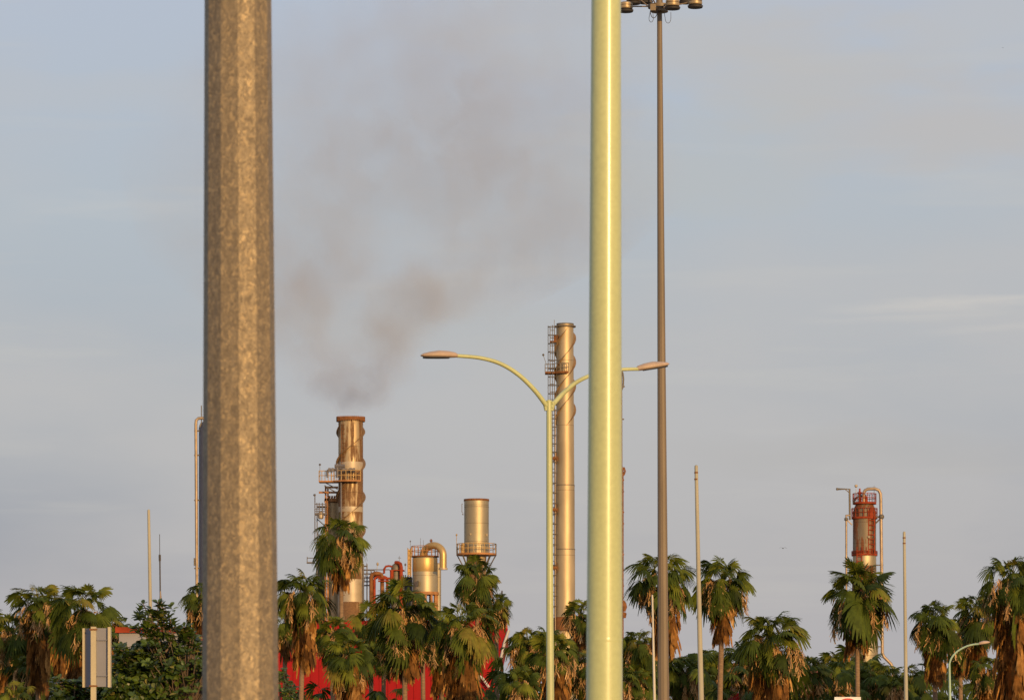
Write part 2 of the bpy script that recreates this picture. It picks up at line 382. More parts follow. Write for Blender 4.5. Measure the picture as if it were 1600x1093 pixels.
# ---------------------------------------------------------------- foreground poles
def pole_px(mb, xt, yt, rt, xb, yb, rb, D, n=24, rot=0, z_to=0.0, cap=True):
    """tapered round (or n-sided) pole through two photo heights, carried on down to the ground"""
    x0, _, z0 = PT(xt, yt, D); x1, _, z1 = PT(xb, yb, D); s = D / F
    k = (z_to - z0) / (z1 - z0)
    xe = x0 + (x1 - x0) * k; re = (rt + (rb - rt) * k) * s
    vs = []
    steps = 14
    for q in range(steps + 1):
        t = q / steps; zc = z0 + (z_to - z0) * t; xc = x0 + (xe - x0) * t; r = rt * s + (re - rt * s) * t
        for i in range(n):
            a = rot + 2 * pi * i / n; vs.append((xc + r * cos(a), D + r * sin(a), zc))
    fs = []
    for q in range(steps):
        for i in range(n):
            j = (i + 1) % n; fs.append((q * n + i, (q + 1) * n + i, (q + 1) * n + j, q * n + j))
    fs.append(tuple(range(n))); fs.append(tuple(range(steps * n + n - 1, steps * n - 1, -1)))
    mb.add(vs, fs); return xe, re

D = 15.5
t = thing('galvanized_pole', 'thick many-sided galvanized steel pole with mottled zinc surface, nearest the camera at left', 'pole', (XX(376, D), D, 0))
m = MB(); xe, re = pole_px(m, 371.4, -120, 51.2, 375.6, 1093, 59.5, D, 12, radians(3.5), .03)
m.build('shaft', M['galv'], t, ang=12)
m = MB(); m.box(xe - .3, xe + .3, D - .3, D + .3, 0, .03); m.build('base_plate', M['galv'], t, smooth=False)
for sx in (-1, 1):
    for sy in (-1, 1):
        m = MB(); m.lathe(xe + sx * .23, D + sy * .23, [(.03, .022), (.1, .022)], 6); m.build('anchor_bolt', M['galv'], t)

D = 20.0
t = thing('green_lamp_post', 'thick glossy pale green round post in the foreground, right of centre', 'lamp post', (XX(944, D), D, 0))
m = MB(); xe, re = pole_px(m, 947.3, -120, 22.5, 944.3, 1093, 28.5, D, 40, 0, .03)
m.build('shaft', M['green'], t)
m = MB(); m.box(xe - .2, xe + .2, D - .2, D + .2, 0, .03); m.build('base_plate', M['green'], t, smooth=False)
m = MB(); zz = ZZ(1000, D); m.lathe(XX(944.6, D), D, [(zz - .01, .0935), (zz, .0942), (zz + .01, .0935)], 40); m.build('weld_seam', M['green'], t)

# ---------------------------------------------------------------- double arm street lamp
D = 72.0; s = D / F
t = thing('street_lamp', 'slim pale green street lamp with two curved arms in front of the tallest smokestack', 'street lamp', (XX(859.6, D), D, 0))
m = MB(); xe, re = pole_px(m, 857.8, 627, 4.2, 859.8, 1093, 6.2, D, 20, 0, .02); m.build('pole', M['green2'], t)
m = MB(); m.box(xe - .18, xe + .18, D - .18, D + .18, 0, .03); m.build('base_plate', M['green2'], t, smooth=False)
def curve_pts(P, D, dy0=0, dy1=0, n=20):
    P = [np.array(p, float) for p in P]; out = []
    for k in range(len(P) - 1):
        p0 = P[max(k - 1, 0)]; p1 = P[k]; p2 = P[k + 1]; p3 = P[min(k + 2, len(P) - 1)]
        for q in range(6):
            u = q / 6; out.append(.5 * ((2 * p1) + (-p0 + p2) * u + (2 * p0 - 5 * p1 + 4 * p2 - p3) * u * u + (-p0 + 3 * p1 - 3 * p2 + p3) * u ** 3))
    out.append(P[-1]); r = []
    for i, p in enumerate(out):
        f = i / (len(out) - 1); r.append((XX(p[0], D), D + dy0 + (dy1 - dy0) * f, ZZ(p[1], D)))
    return r
def luminaire(parent, a, b, wy, case, glass):
    """flat cobra head from socket point a to nose point b (world)"""
    a = mathutils.Vector(a); b = mathutils.Vector(b); d = (b - a); Lh = d.length; d.normalize()
    sd_ = d.cross(mathutils.Vector((0, 0, 1))).normalized(); up = sd_.cross(d)
    prof = [(0, .045, .035, .03), (.06, .07, .06, .04), (.25, .105, .085, .045), (.5, .13, .095, .05), (.75, .12, .07, .045), (.93, .08, .04, .03), (1, .035, .01, .01)]
    m = MB(); n = 14; vs = []; fs = []
    for u, wd, hu, hd in prof:
        for i in range(n):
            q = 2 * pi * i / n; y = cos(q) * wd; z = sin(q); z = z * hu if z > 0 else z * hd
            p = a + d * (u * Lh) + sd_ * y + up * z; vs.append(tuple(p))
    for k in range(len(prof) - 1):
        for i in range(n): fs.append((k * n + i, k * n + (i + 1) % n, (k + 1) * n + (i + 1) % n, (k + 1) * n + i))
    fs.append(tuple(range(n))[::-1]); fs.append(tuple(range((len(prof) - 1) * n, len(prof) * n)))
    m.add(vs, fs); ob = m.build('luminaire', case, parent, ang=50)
    m = MB(); vs = []
    for zz_ in (-.052, -.03):
        for u, wd in ((.22, .07), (.5, .10), (.8, .09), (.93, .05)):
            for sg in (-1, 1): vs.append(tuple(a + d * (u * Lh) + sd_ * (wd * sg) + up * zz_))
    fs = []
    for k in range(3):
        fs.append((2 * k, 2 * k + 1, 2 * k + 3, 2 * k + 2)); fs.append((8 + 2 * k, 8 + 2 * k + 2, 8 + 2 * k + 3, 8 + 2 * k + 1))
        fs.append((2 * k, 2 * k + 2, 8 + 2 * k + 2, 8 + 2 * k)); fs.append((2 * k + 1, 8 + 2 * k + 1, 8 + 2 * k + 3, 2 * k + 3))
    fs.append((0, 8, 9, 1)); fs.append((6, 7, 15, 14))
    m.add(vs, fs); m.build('lens', glass, ob, smooth=False)
    return ob
lp = curve_pts([(853.5, 633), (835, 610), (810, 587), (782, 571), (750, 563), (711, 560.5)], D, 0, -.55)
m = MB(); m.tube(lp, [.047 - .012 * i / (len(lp) - 1) for i in range(len(lp))], 12); m.build('arm', M['green2'], t)
rp = curve_pts([(862.5, 633), (881, 612), (903, 593), (930, 580), (965, 572), (1000, 569.3)], D, 0, .75)
m = MB(); m.tube(rp, [.047 - .014 * i / (len(rp) - 1) for i in range(len(rp))], 12); m.build('arm', M['green2'], t)
for sg in (-1, 1):
    m = MB(); c = PT(857.8 + sg * 5.8, 634, D); m.tube([(c[0] - sg * .02, D, c[2] - .085), (c[0] + sg * .015, D, c[2] + .085)], .038, 10)
    m.tube([(c[0], D - .05, c[2] + .05), (c[0], D + .05, c[2] + .05)], .014, 6); m.tube([(c[0], D - .05, c[2] - .03), (c[0], D + .05, c[2] - .03)], .014, 6)
    m.build('arm_bracket', M['green2'], t)
m = MB(); x_, _, z_ = PT(857.8, 627, D); m.lathe(x_, D, [(z_ - .005, .055), (z_ + .02, .05), (z_ + .035, .02)], 16); m.build('cap', M['green2'], t)
a = lp[-1]; luminaire(t, (a[0] + .05, a[1], a[2] + .0), (XX(657.5, D - .8), D - .75, ZZ(555, D - .75)), .13, M['lamp_case'], M['lamp_glass'])
a = rp[-1]; luminaire(t, (a[0] - .04, a[1], a[2] - .0), (XX(1045, D + 1), D + .98, ZZ(568.5, D + 1)), .13, M['lamp_case'], M['lamp_glass'])

# ---------------------------------------------------------------- high mast light
D = 120.0; s = D / F
t = thing('high_mast_light', 'very tall brown tapered mast carrying a ring of round floodlights at the top edge', 'floodlight mast', (XX(1037, D), D, 0))
m = MB(); xe, re = pole_px(m, 1030.4, -4, 3.9, 1036.6, 1093, 8.9, D, 12, .1, .02); m.build('shaft', M['mast'], t, ang=10)
m = MB(); m.box(xe - .4, xe + .4, D - .4, D + .4, 0, .04); m.build('base_plate', M['mast'], t, smooth=False)
m = MB(); x_, _, z_ = PT(1036.8, 845, D); m.box(x_ - .19, x_ + .19, D - .19, D - .17, 1.0, 1.5); m.build('access_door', M['mast'], t, smooth=False)
cx = XX(1030.4, D); cz = ZZ(11, D)
m = MB(); m.disc_ring(cx, D, cz - .04, cz + .06, .30, .36, 24); m.disc_ring(cx, D, cz - .16, cz - .08, .09, .27, 20)
for k in range(4):
    a = k * pi / 2 + .4; m.tube([(cx + .09 * cos(a), D + .09 * sin(a), cz - .1), (cx + .33 * cos(a), D + .33 * sin(a), cz)], .03, 6)
m.lathe(cx, D, [(cz - .05, .11), (cz + .3, .1), (cz + .34, .03)], 12); m.build('headframe', M['mast'], t)
m = MB(); m.box(cx - .30, cx - .13, D - .45, D - .25, cz - .2, cz + .0); m.build('winch_box', M['mast'], t, smooth=False)
m = MB(); Bc = lambda: (m.build('slack_cable', M['dark'], t), m.__init__())
m.tube([(cx - .28, D - .35, cz - .15)] + [(cx - .19 - .11 * cos(q), D - .35, cz - .2 - .22 * sin(q)) for q in np.linspace(0.2, pi - .2, 9)] + [(cx - .1, D - .3, cz - .1)], .012, 5); Bc()
m.tube([(cx - .30, D - .3, cz - .2)] + [(cx - .27 - .07 * cos(q), D - .3, cz - .42 - .12 * sin(q)) for q in np.linspace(0, pi, 9)] + [(cx - .22, D - .3, cz - .2)], .008, 5); Bc()
m.tube([(cx + .14, D - .2, cz - .2)] + [(cx + .26 - .09 * cos(q), D - .2, cz - .4 - .15 * sin(q)) for q in np.linspace(0, pi, 9)] + [(cx + .35, D - .2, cz - .2)], .008, 5)
m.build('slack_cable', M['dark'], t)
for k, (px, py, yo) in enumerate([(1086, 8, -.15), (1049, 18, -.9), (977.5, 15, -.2), (1011, 3, -1.0), (1074, -9, .8), (1010, -10, .9), (990, -4, .45)]):
    X = XX(px, D); Z = ZZ(py, D); Y = D + yo
    m = MB(); a = math.atan2(Y - D, X - cx)
    e = (X - .18 * cos(a), Y - .18 * sin(a), Z + .06)
    m.tube([(cx + .33 * cos(a), D + .33 * sin(a), cz), e], .022, 6); m.tube([e, (X - .2 * cos(a), Y - .2 * sin(a), Z + .02)], .05, 6); m.build('lamp_arm', M['mast'], t)
    m = MB(); m.lathe(X, Y, [(Z - .04, .15), (Z - .02, .21), (Z + .02, .22), (Z + .07, .215), (Z + .075, .18), (Z + .085, .18), (Z + .09, .215), (Z + .15, .21), (Z + .185, .15)], 20)
    lo = m.build('floodlight', M['mast_lamp'], t)
    m = MB(); m.lathe(X, Y, [(Z - .125, .10), (Z - .12, .225), (Z - .06, .245), (Z - .042, .16)], 20); m.build('reflector_rim', M['dark'], lo)

# ---------------------------------------------------------------- slim bare poles
def slim(name, label, cat, xt, yt, rt, xb, yb, rb, D, mat, collar=True, grp=None):
    t = thing(name, label, cat, (XX(xb, D), D, 0), grp)
    m = MB(); xe, re = pole_px(m, xt, yt, rt, xb, yb, rb, D, 14, 0, .02); m.build('shaft', mat, t)
    s = D / F; x0, _, z0 = PT(xt, yt, D)
    m = MB(); m.lathe(x0, D, [(z0 - .01, rt * s * 1.0), (z0 + .05, rt * s * .95), (z0 + .07, rt * s * .3)], 12); m.build('cap', mat, t)
    if collar:
        for q in (.12, .3):
            m = MB(); m.lathe(x0, D, [(z0 - q - .04, rt * s * 1.12), (z0 - q, rt * s * 1.12)], 12); m.build('collar', M['rust'], t)
    m = MB(); m.lathe(xe, D, [(0, re * 2), (.04, re * 2), (.05, re * 1.3)], 16); m.build('base_plate', mat, t)
    return t
G = 'bare slim poles standing among the palms'
slim('bare_pole', 'slim bare tan pole rising from the leafy tree at far left', 'pole', 232.3, 799, 2.2, 235.8, 1000, 3.0, 110, M['concrete'], False, G)
slim('bare_pole', 'tallest slim bare tan pole, standing just right of the floodlight mast', 'pole', 1087.8, 730, 2.7, 1095.6, 1093, 4.3, 105, M['concrete'], True, G)
slim('bare_pole', 'slim bare tan pole between the rightmost refinery column and the right palms', 'pole', 1412.8, 833, 2.2, 1415.8, 1093, 3.1, 125, M['concrete'], True, G)
slim('bare_pole', 'thin short whitish pole just left of the floodlight mast', 'pole', 1019.3, 932, 1.4, 1022.8, 1093, 2.2, 120, M['whitepole'], False, G)

# antenna on the red and white roof at left
D = 150.0
t = thing('antenna_mast', 'thin dark radio antenna on a small tripod next to the leafy tree', 'antenna', PT(251, 984, D))
m = MB(); m.tube([PT(249.4, 834, D), PT(249.6, 868, D)], .012, 6); m.build('whip', M['dark'], t)
m = MB(); m.tube([PT(249.6, 866, D), PT(249.8, 876, D)], .045, 8); m.build('coil_housing', M['dark'], t)
m = MB(); m.tube([PT(249.8, 875, D), PT(251, 984, D)], .028, 8); m.build('mast', M['dark'], t)
for dx, dy in ((-5, .15), (5, .15), (0, -.2)):
    m = MB(); b = PT(251 + dx, 984, D); m.tube([PT(250.6, 920, D), (b[0], D + dy, b[2])], .018, 6); m.build('leg', M['pipe'], t)

# ---------------------------------------------------------------- sign panels at left
D = 45.0; s = D / F
t = thing('sign_board', 'back of a grey two-panel sign board with cream edges on a cream post', 'sign', (XX(146.5, D), D, 0))
m = MB(); m.box(XX(142.2, D), XX(150.4, D), D - .03, D + .03, 0, ZZ(978.5, D)); m.build('post', M['cream'], t, smooth=False)
for (xa, xb, ya, yb) in ((129, 143.5, .16, .05), (149, 171.5, .02, .03)):
    m = MB(); m.add([(XX(x_, D), D + y_ + q, z_) for z_ in (ZZ(1072, D), ZZ(980.5, D)) for (x_, y_, q) in ((xa, ya, 0), (xb, yb, 0), (xb, yb, .045), (xa, ya, .045))],
        [(0, 3, 2, 1), (4, 5, 6, 7), (0, 1, 5, 4), (1, 2, 6, 5), (2, 3, 7, 6), (3, 0, 4, 7)]); m.build('panel', M['panel_back'], t, smooth=False)
m = MB(); m.box(XX(126.8, D), XX(130.3, D), D + .13, D + .22, ZZ(1072.5, D), ZZ(980, D)); m.build('edge_trim', M['cream'], t, smooth=False)
m = MB(); m.box(XX(168.8, D), XX(173, D), D - .03, D + .085, ZZ(1073, D), ZZ(979, D)); m.build('edge_trim', M['cream'], t, smooth=False)
m = MB(); m.box(XX(151, D), XX(168, D), D + .005, D + .018, ZZ(1000, D), ZZ(998.5, D)); m.build('back_rail', M['panel_back'], t, smooth=False)
m = MB(); m.box(XX(151, D), XX(168, D), D + .005, D + .018, ZZ(1056, D), ZZ(1054.5, D)); m.build('back_rail', M['panel_back'], t, smooth=False)
for yy in (983, 1071):
    m = MB(); m.box(XX(140, D), XX(152.6, D), D - .037, D - .031, ZZ(yy + 1.2, D), ZZ(yy - 1.2, D)); m.build('clamp', M['rust'], t, smooth=False)

# small traffic sign whose top edge shows at the bottom right
D = 60.0
t = thing('traffic_sign', 'white traffic sign with a red ring, only its top in view at bottom right', 'sign', (XX(1325, D), D, 0))
m = MB(); m.tube([(XX(1325, D), D + .04, 0), (XX(1325, D), D + .04, ZZ(1092, D))], .03, 10); m.build('post', M['mast'], t)
m = MB(); m.box(XX(1303.8, D), XX(1345, D), D - .01, D + .01, ZZ(1140, D), ZZ(1088, D)); pl = m.build('sign_plate', M['sign_white'], t, smooth=False)
m = MB()
cx = XX(1324.5, D); cz = ZZ(1110, D); vs = []; n = 40
for i in range(n):
    a = 2 * pi * i / n
    for r, y in ((.17, D - .016), (.2, D - .016), (.2, D - .010), (.17, D - .010)): vs.append((cx + r * cos(a), y, cz + r * sin(a)))
m.add(vs, [(i * 4 + k, i * 4 + (k + 1) % 4, ((i + 1) % n) * 4 + (k + 1) % 4, ((i + 1) % n) * 4 + k) for i in range(n) for k in range(4)])
m.build('red_ring', M['sign_red'], pl, smooth=False)

# ---------------------------------------------------------------- refinery
DR = 460.0; S = DR / F
def X(px): return XX(px, DR)
def Z(py): return ZZ(py, DR)
def set_distance(d):
    global DR, S
    DR = float(d); S = DR / F
def strakes(mb, cx, cy, r, ztop, zbot, pitch, starts, fin, phase=0, thick=.05):
    """helical wind fins"""
    for k in range(starts):
        turns = (ztop - zbot) / pitch; n = max(8, int(turns * 40)); vs = []; fs = []
        for i in range(n + 1):
            u = i / n; th = phase + 2 * pi * k / starts + u * turns * 2 * pi; z = ztop - u * (ztop - zbot)
            env = min(1, u * 14, (1 - u) * 14)
            for rr, dz in ((r - .02, thick), (r + fin * env, thick * .6), (r + fin * env, -thick * .6), (r - .02, -thick)):
                vs.append((cx + rr * cos(th), cy - rr * sin(th), z + dz))
        for i in range(n):
            for q in range(4): fs.append((i * 4 + q, (i + 1) * 4 + q, (i + 1) * 4 + (q + 1) % 4, i * 4 + (q + 1) % 4))
        fs += [(0, 1, 2, 3), (4 * n + 3, 4 * n + 2, 4 * n + 1, 4 * n)]
        mb.add(vs, fs)

# smoking stack
cx = X(548); cy = DR; r = 19.3 * S
t = thing('smokestack', 'rust-streaked broad smokestack with spiral fins, giving off smoke', 'smokestack', (cx, cy, 0))
m = MB(); m.lathe(cx, cy, [(0, r * 1.05), (Z(941), r * 1.02), (Z(940), r), (Z(656), r), (Z(655), r - .12), (Z(656) - .6, r - .15), (Z(656) - 3, r - .16)], 48, cap=False); m.build('shaft', M['clad_rusty'], t)
m = MB(); m.disc_ring(cx, cy, Z(657), Z(652), r - .12, r + .22, 48)
for i in range(40):
    a = 2 * pi * i / 40; m.box(cx + (r + .2) * cos(a) - .05, cx + (r + .2) * cos(a) + .05, cy + (r + .2) * sin(a) - .05, cy + (r + .2) * sin(a) + .05, Z(658.5), Z(651))
m.build('top_rim', M['rust'], t)
m = MB(); strakes(m, cx, cy, r, Z(663), Z(850), 104 * S, 2, .32, -.6, .035); m.build('spiral_fins', M['fin'], t)
for (y0, y1, rr, mt) in ((722, 735, 1.004, 'tank_white'), (792, 800, 1.004, 'tank_white'), (905, 975, 1.006, 'tank_white')):
    m = MB(); m.lathe(cx, cy, [(Z(y1), r * 1.002), (Z(y1) + .02, r * rr), (Z(y0) - .02, r * rr), (Z(y0), r * 1.002)], 48, cap=False); m.build('pale_band', M[mt], t)
m = MB(); z = Z(752); m.disc_ring(cx, cy, z - .16, z, r, r + 1.1, 32, radians(170), radians(300)); m.box(X(499), X(529), cy - 1.6, cy + .4, z - .17, z - .01)
pf = m.build('platform', M['orange'], t)
m = MB(); m.rail(cx, cy, z, r + 1.05, 8, 1.15, .045, radians(205), radians(300))
for xx in (499.5, 504, 509, 514, 519, 524): m.tube([(X(xx), cy - 1.6, z), (X(xx), cy - 1.6, z + 1.15)], .045, 5); 
for hh in (.6, 1.15):
    m.tube([(X(529), cy - 1.6, z + hh), (X(499.5), cy - 1.6, z + hh), (X(499.5), cy + .4, z + hh)], .045, 5)
m.build('railing', M['yellow'], pf)
m = MB(); m.tube([(X(500.5), cy - 1, z), (X(500.5), cy - 1, Z(727))], .03, 5); m.lathe(X(500.5), cy - 1, [(Z(727) - .1, .08), (Z(726), .14), (Z(725), .06)], 8); m.build('lamp_stand', M['greysteel'], t)
m = MB(); m.tube([(X(507), cy, Z(758)), (X(527), cy, Z(770))], .07, 6); m.tube([(X(505), cy, z), (X(528), cy, Z(764))], .06, 6); m.build('brace', M['greysteel'], t)
m = MB()
for (xa, ya, xb, yb, rr) in ((512, 737, 530, 734, .13), (531, 733, 546, 737, .12), (546, 737, 556, 735, .15), (512, 737, 513, 748, .12), (524, 730, 540, 730, .22), (528, 726, 528, 748, .16)):
    m.tube([(X(xa), cy - r - .5, Z(ya)), (X(xb), cy - r - .5, Z(yb))], rr, 8)
for q in (516, 521, 538, 549, 554): m.box(X(q) - .15, X(q) + .15, cy - r - .7, cy - r - .35, Z(739), Z(733))
m.build('sampling_pipework', M['greysteel'], t)
m = MB(); m.tube([(X(534), cy - r - .25, Z(728)), (X(534), cy - r - .25, Z(860))], .11, 8); m.build('drain_pipe', M['greysteel'], t)
m = MB(); m.ladder(X(537.5), cy - r * .9, Z(930), Z(664), .5, .55, .035, False); m.build('ladder', M['rust'], t)

# small vessel left of it
cx = X(518.5); cy = DR + 3; r = 11 * S
t = thing('process_vessel', 'small silver vessel under an orange steel frame, left of the smoking stack', 'vessel', (cx, cy, 0))
m = MB(); m.lathe(cx, cy, [(0, r * .75), (Z(830), r * .78), (Z(815), r), (Z(783), r), (Z(780), r * .8)], 32); m.build('shell', M['clad'], t)
m = MB(); m.disc_ring(cx, cy, Z(781), Z(776), r * .5, r * 1.25, 24); m.box(X(506), X(530), cy - 1, cy - .8, Z(780), Z(776)); m.build('top_deck', M['orange'], t)
m = MB()
for xx in (507.5, 511): m.box(X(xx) - .1, X(xx) + .1, cy - 1, cy - .8, 0.0, Z(757))
m.box(X(497), X(529), cy - 1.3, cy - 1.05, Z(768.5), Z(765.5)); m.box(X(506), X(527), cy - .78, cy - .6, Z(760), Z(757))
for xx in (513, 517, 521, 525): m.tube([(X(xx), cy - .9, Z(776)), (X(xx + 1), cy - .9, Z(772))], .12, 6)
m.build('steel_frame', M['orange'], t, smooth=False)
# valve cluster with walkway
cx = X(499); cy = DR + 2
t = thing('valve_platform', 'dark pipe and valve platform clustered at the left side of the small silver vessel', 'platform', (cx, cy, 0))
m = MB(); m.box(X(491), X(510), cy - 1, cy + 1, Z(802), Z(800)); m.box(X(494), X(509), cy - 1, cy + 1, Z(790), Z(788.7)); m.build('deck', M['greysteel'], t, smooth=False)
m = MB()
for xx in (491.3, 494.5, 498, 503, 508): m.tube([(X(xx), cy - .9, Z(808 if xx > 492 else 850)), (X(xx), cy - .9, Z(784 if xx > 492 else 771))], .06, 6)
for yy in (797, 793.5, 786): m.tube([(X(491.3), cy - .9, Z(yy)), (X(509), cy - .9, Z(yy))], .05, 6)
m.lathe(X(490.7), cy - .9, [(Z(773.5), .1), (Z(771.5), .17), (Z(770), .08)], 8); m.build('railing', M['greysteel'], t)
m = MB(); m.lathe(X(500.3), cy - .6, [(Z(809), .22), (Z(807), .36), (Z(799), .36), (Z(797.5), .15)], 16); m.build('drum', M['tank_white'], t)
m = MB(); m.box(X(493), X(494.5), cy + .5, cy + .65, 0, Z(800)); m.box(X(507), X(508.4), cy + .5, cy + .65, 0, Z(800))
for a_, b_ in (((494, 850), (507.5, 830)), ((494, 830), (507.5, 850)), ((494, 808), (507.5, 820))): m.tube([(X(a_[0]), cy + .57, Z(a_[1])), (X(b_[0]), cy + .57, Z(b_[1]))], .06, 5)
m.box(X(478), X(491), cy - .5, cy + .5, Z(878), Z(876)); m.tube([(X(479), cy - .5, Z(877)), (X(479), cy - .5, Z(868))], .05, 5); m.tube([(X(479), cy - .5, Z(870)), (X(491), cy - .5, Z(870))], .05, 5)
m.build('support_frame', M['greysteel'], t, smooth=False)
# pale pipe columns behind the palm
t = thing('pipe_column', 'pale upright process column half hidden behind palms left of the smoking stack base', 'column', (X(520), DR + 8, 0))
m = MB(); m.lathe(X(520.5), DR + 8, [(0, .45), (Z(880), .45), (Z(876), .2)], 20); m.build('shell', M['tank_white'], t)
t = thing('pipe_column', 'narrow grey process column behind the palm crown, leftmost of the columns by the smoking stack', 'column', (X(495), DR + 8, 0))
m = MB(); m.lathe(X(495.5), DR + 8, [(0, .55), (Z(842), .55), (Z(838), .2)], 20); m.build('shell', M['clad_dark'], t)

# tank with the swan neck duct
cx = X(664); cy = DR; r = 19.5 * S
t = thing('swan_neck_tank', 'squat silver tank with a golden curved swan neck duct on top', 'tank', (cx, cy, 0))
m = MB(); m.lathe(cx, cy, [(Z(925), r), (Z(872), r), (Z(869.5), r * .93)], 44); m.build('shell', M['clad_clean'], t)
m = MB(); m.lathe(cx, cy, [(Z(893), r * 1.001), (Z(892.8), r * 1.006), (Z(872.3), r * 1.006), (Z(872), r * 1.001)], 44, cap=False); m.build('upper_band', M['gold'], t)
m = MB(); m.disc_ring(cx, cy, Z(929), Z(924.5), r * .6, r * 1.12, 36)
for i in range(12):
    a = 2 * pi * i / 12 + .1; m.box(cx + r * .95 * cos(a) - .12, cx + r * .95 * cos(a) + .12, cy + r * .95 * sin(a) - .12, cy + r * .95 * sin(a) + .12, 0, Z(928))
m.disc_ring(cx, cy, Z(945), Z(942), r * .7, r * 1.05, 36)
m.build('support_ring', M['orange'], t)
m = MB(); z = Z(870); m.disc_ring(cx, cy, z, z + .14, r * .3, r * 1.12, 36); pf = m.build('roof_platform', M['rust'], t)
m = MB(); m.rail(cx, cy, z + .14, r * 1.08, 18, 1.15, .04); m.build('railing', M['orange'], pf)
yd = cy - .3; arc = [(X(660.5), yd, Z(869))] + [(X(677 - 16.0 * cos(a)), yd, Z(869 - 16 * sin(a))) for a in np.linspace(0.05, pi, 22)] + [(X(693), yd, Z(876)), (X(693), yd, Z(890))]
arc = [(p[0], p[1] - (p[0] - X(660)) * .9, p[2]) for p in arc]
m = MB(); m.tube(arc, 5.6 * S, 20); m.build('swan_neck_duct', M['gold'], t, ang=60)
m = MB(); e = arc[-1]; m.lathe(e[0], e[1], [(e[2] - .12, 7 * S), (e[2] + .08, 7 * S)], 20); m.build('duct_flange', M['tank_white'], t)
m = MB(); m.tube([(X(674), arc[11][1], Z(848)), (X(674), arc[11][1], Z(843))], .1, 6); m.box(X(671.5), X(676.5), arc[11][1] - .2, arc[11][1] + .2, Z(846), Z(844.8)); m.build('duct_bracket', M['rust'], t, smooth=False)
m = MB(); m.box(X(652), X(654.6), cy - r - .12, cy - r + .3, Z(916), Z(908)); m.build('manhole', M['dark'], t, smooth=False)
m = MB(); m.ladder(X(640), cy - .6, Z(900), Z(856), .38, .5, .06, False); m.box(X(637.3), X(642), cy - .5, cy - .35, Z(898), Z(858)); m.build('caged_ladder', M['yellow'], t)
m = MB()
for (xx, y0, y1) in ((641, 860, 845), (657, 868, 840), (661.5, 868, 843)): m.tube([(X(xx), cy + .4, Z(y0)), (X(xx), cy + .4, Z(y1))], .025, 5)
m.lathe(X(641), cy + .4, [(Z(846), .03), (Z(845), .1), (Z(843.5), .04)], 8); m.build('lightning_rod', M['greysteel'], t)
m = MB(); m.lathe(X(684), cy + 2.5, [(0, .35), (Z(880), .35), (Z(877), .2)], 16); m.build('side_pipe', M['clad_clean'], t)

# rust-red exchanger group
t = thing('dome_vessel', 'dark rusty dome-topped vessel wrapped in red pipes beside the swan neck tank', 'vessel', (X(618.5), DR, 0))
m = MB(); rr = 7.5 * S; m.lathe(X(618.5), DR, [(0, rr), (Z(888), rr)] + [(Z(888) + rr * 1.15 * sin(q), rr * cos(q)) for q in np.linspace(.15, 1.5, 8)], 24); m.build('shell', M['clad_dark'], t)
m = MB(); m.tube([(X(627), DR - .8, 0.0), (X(627), DR - .8, Z(886)), (X(625.8), DR - .7, Z(881)), (X(622.5), DR - .5, Z(879)), (X(618), DR - .2, Z(878.5))], .22, 10); m.build('overflow_pipe', M['redox'], t, ang=60)
m = MB(); m.tube([(X(612.5), DR - .9, Z(920)), (X(612.5), DR - .9, Z(891))], .22, 8); m.tube([(X(600.5), DR - .9, Z(896)), (X(600.7), DR - .9, Z(889)), (X(603.5), DR - .9, Z(885)), (X(608), DR - .6, Z(884)), (X(613), DR - .4, Z(885))], .13, 8); m.build('branch_pipe', M['redox'], t, ang=60)
m = MB(); m.box(X(609), X(632), DR - 1, DR + 1, Z(891.5), Z(890.3)); m.build('deck', M['redox'], t, smooth=False)
m = MB(); m.tube([(X(624), DR, Z(880)), (X(624), DR, Z(868))], .025, 5); m.tube([(X(621.8), DR, Z(871)), (X(626.5), DR, Z(871))], .03, 5); m.build('antenna', M['greysteel'], t)
m = MB(); m.lathe(X(633.5), DR - .5, [(Z(884), .05), (Z(882), .13), (Z(880), .05)], 8); m.tube([(X(633.5), DR - .5, Z(895)), (X(633.5), DR - .5, Z(884))], .025, 5); m.build('lamp_stand', M['greysteel'], t)

t = thing('pipe_manifold', 'red arched pipework low beside the scaffold tower', 'pipework', (X(590), DR - 2, 0))
for (xa, xb, yt, mt, rr) in ((581, 598, 897, 'rust', .24), (586, 606, 902, 'redox', .16)):
    m = MB(); m.tube([(X(xa), DR - 2, 0), (X(xa), DR - 2, Z(yt + 5)), (X(xa + 1.5), DR - 2, Z(yt + 1.5)), (X(xa + 5), DR - 2, Z(yt)), (X(xb - 5), DR - 2, Z(yt)), (X(xb - 1.5), DR - 2, Z(yt + 1.5)), (X(xb), DR - 2, Z(yt + 5)), (X(xb), DR - 2, 0)], rr, 10); m.build('arched_pipe', M[mt], t, ang=60)
m = MB(); m.tube([(X(592), DR - 2.5, Z(905)), (X(612), DR - 2.5, Z(905))], .14, 8); m.tube([(X(592), DR - 2.5, Z(909)), (X(612), DR - 2.5, Z(909))], .1, 8); m.build('cross_pipe', M['redox'], t)
m = MB(); m.lathe(X(589), DR - 1.4, [(Z(905), .1), (Z(900), .3), (Z(894), .3), (Z(893), .1)], 10); m.build('valve', M['greysteel'], t)

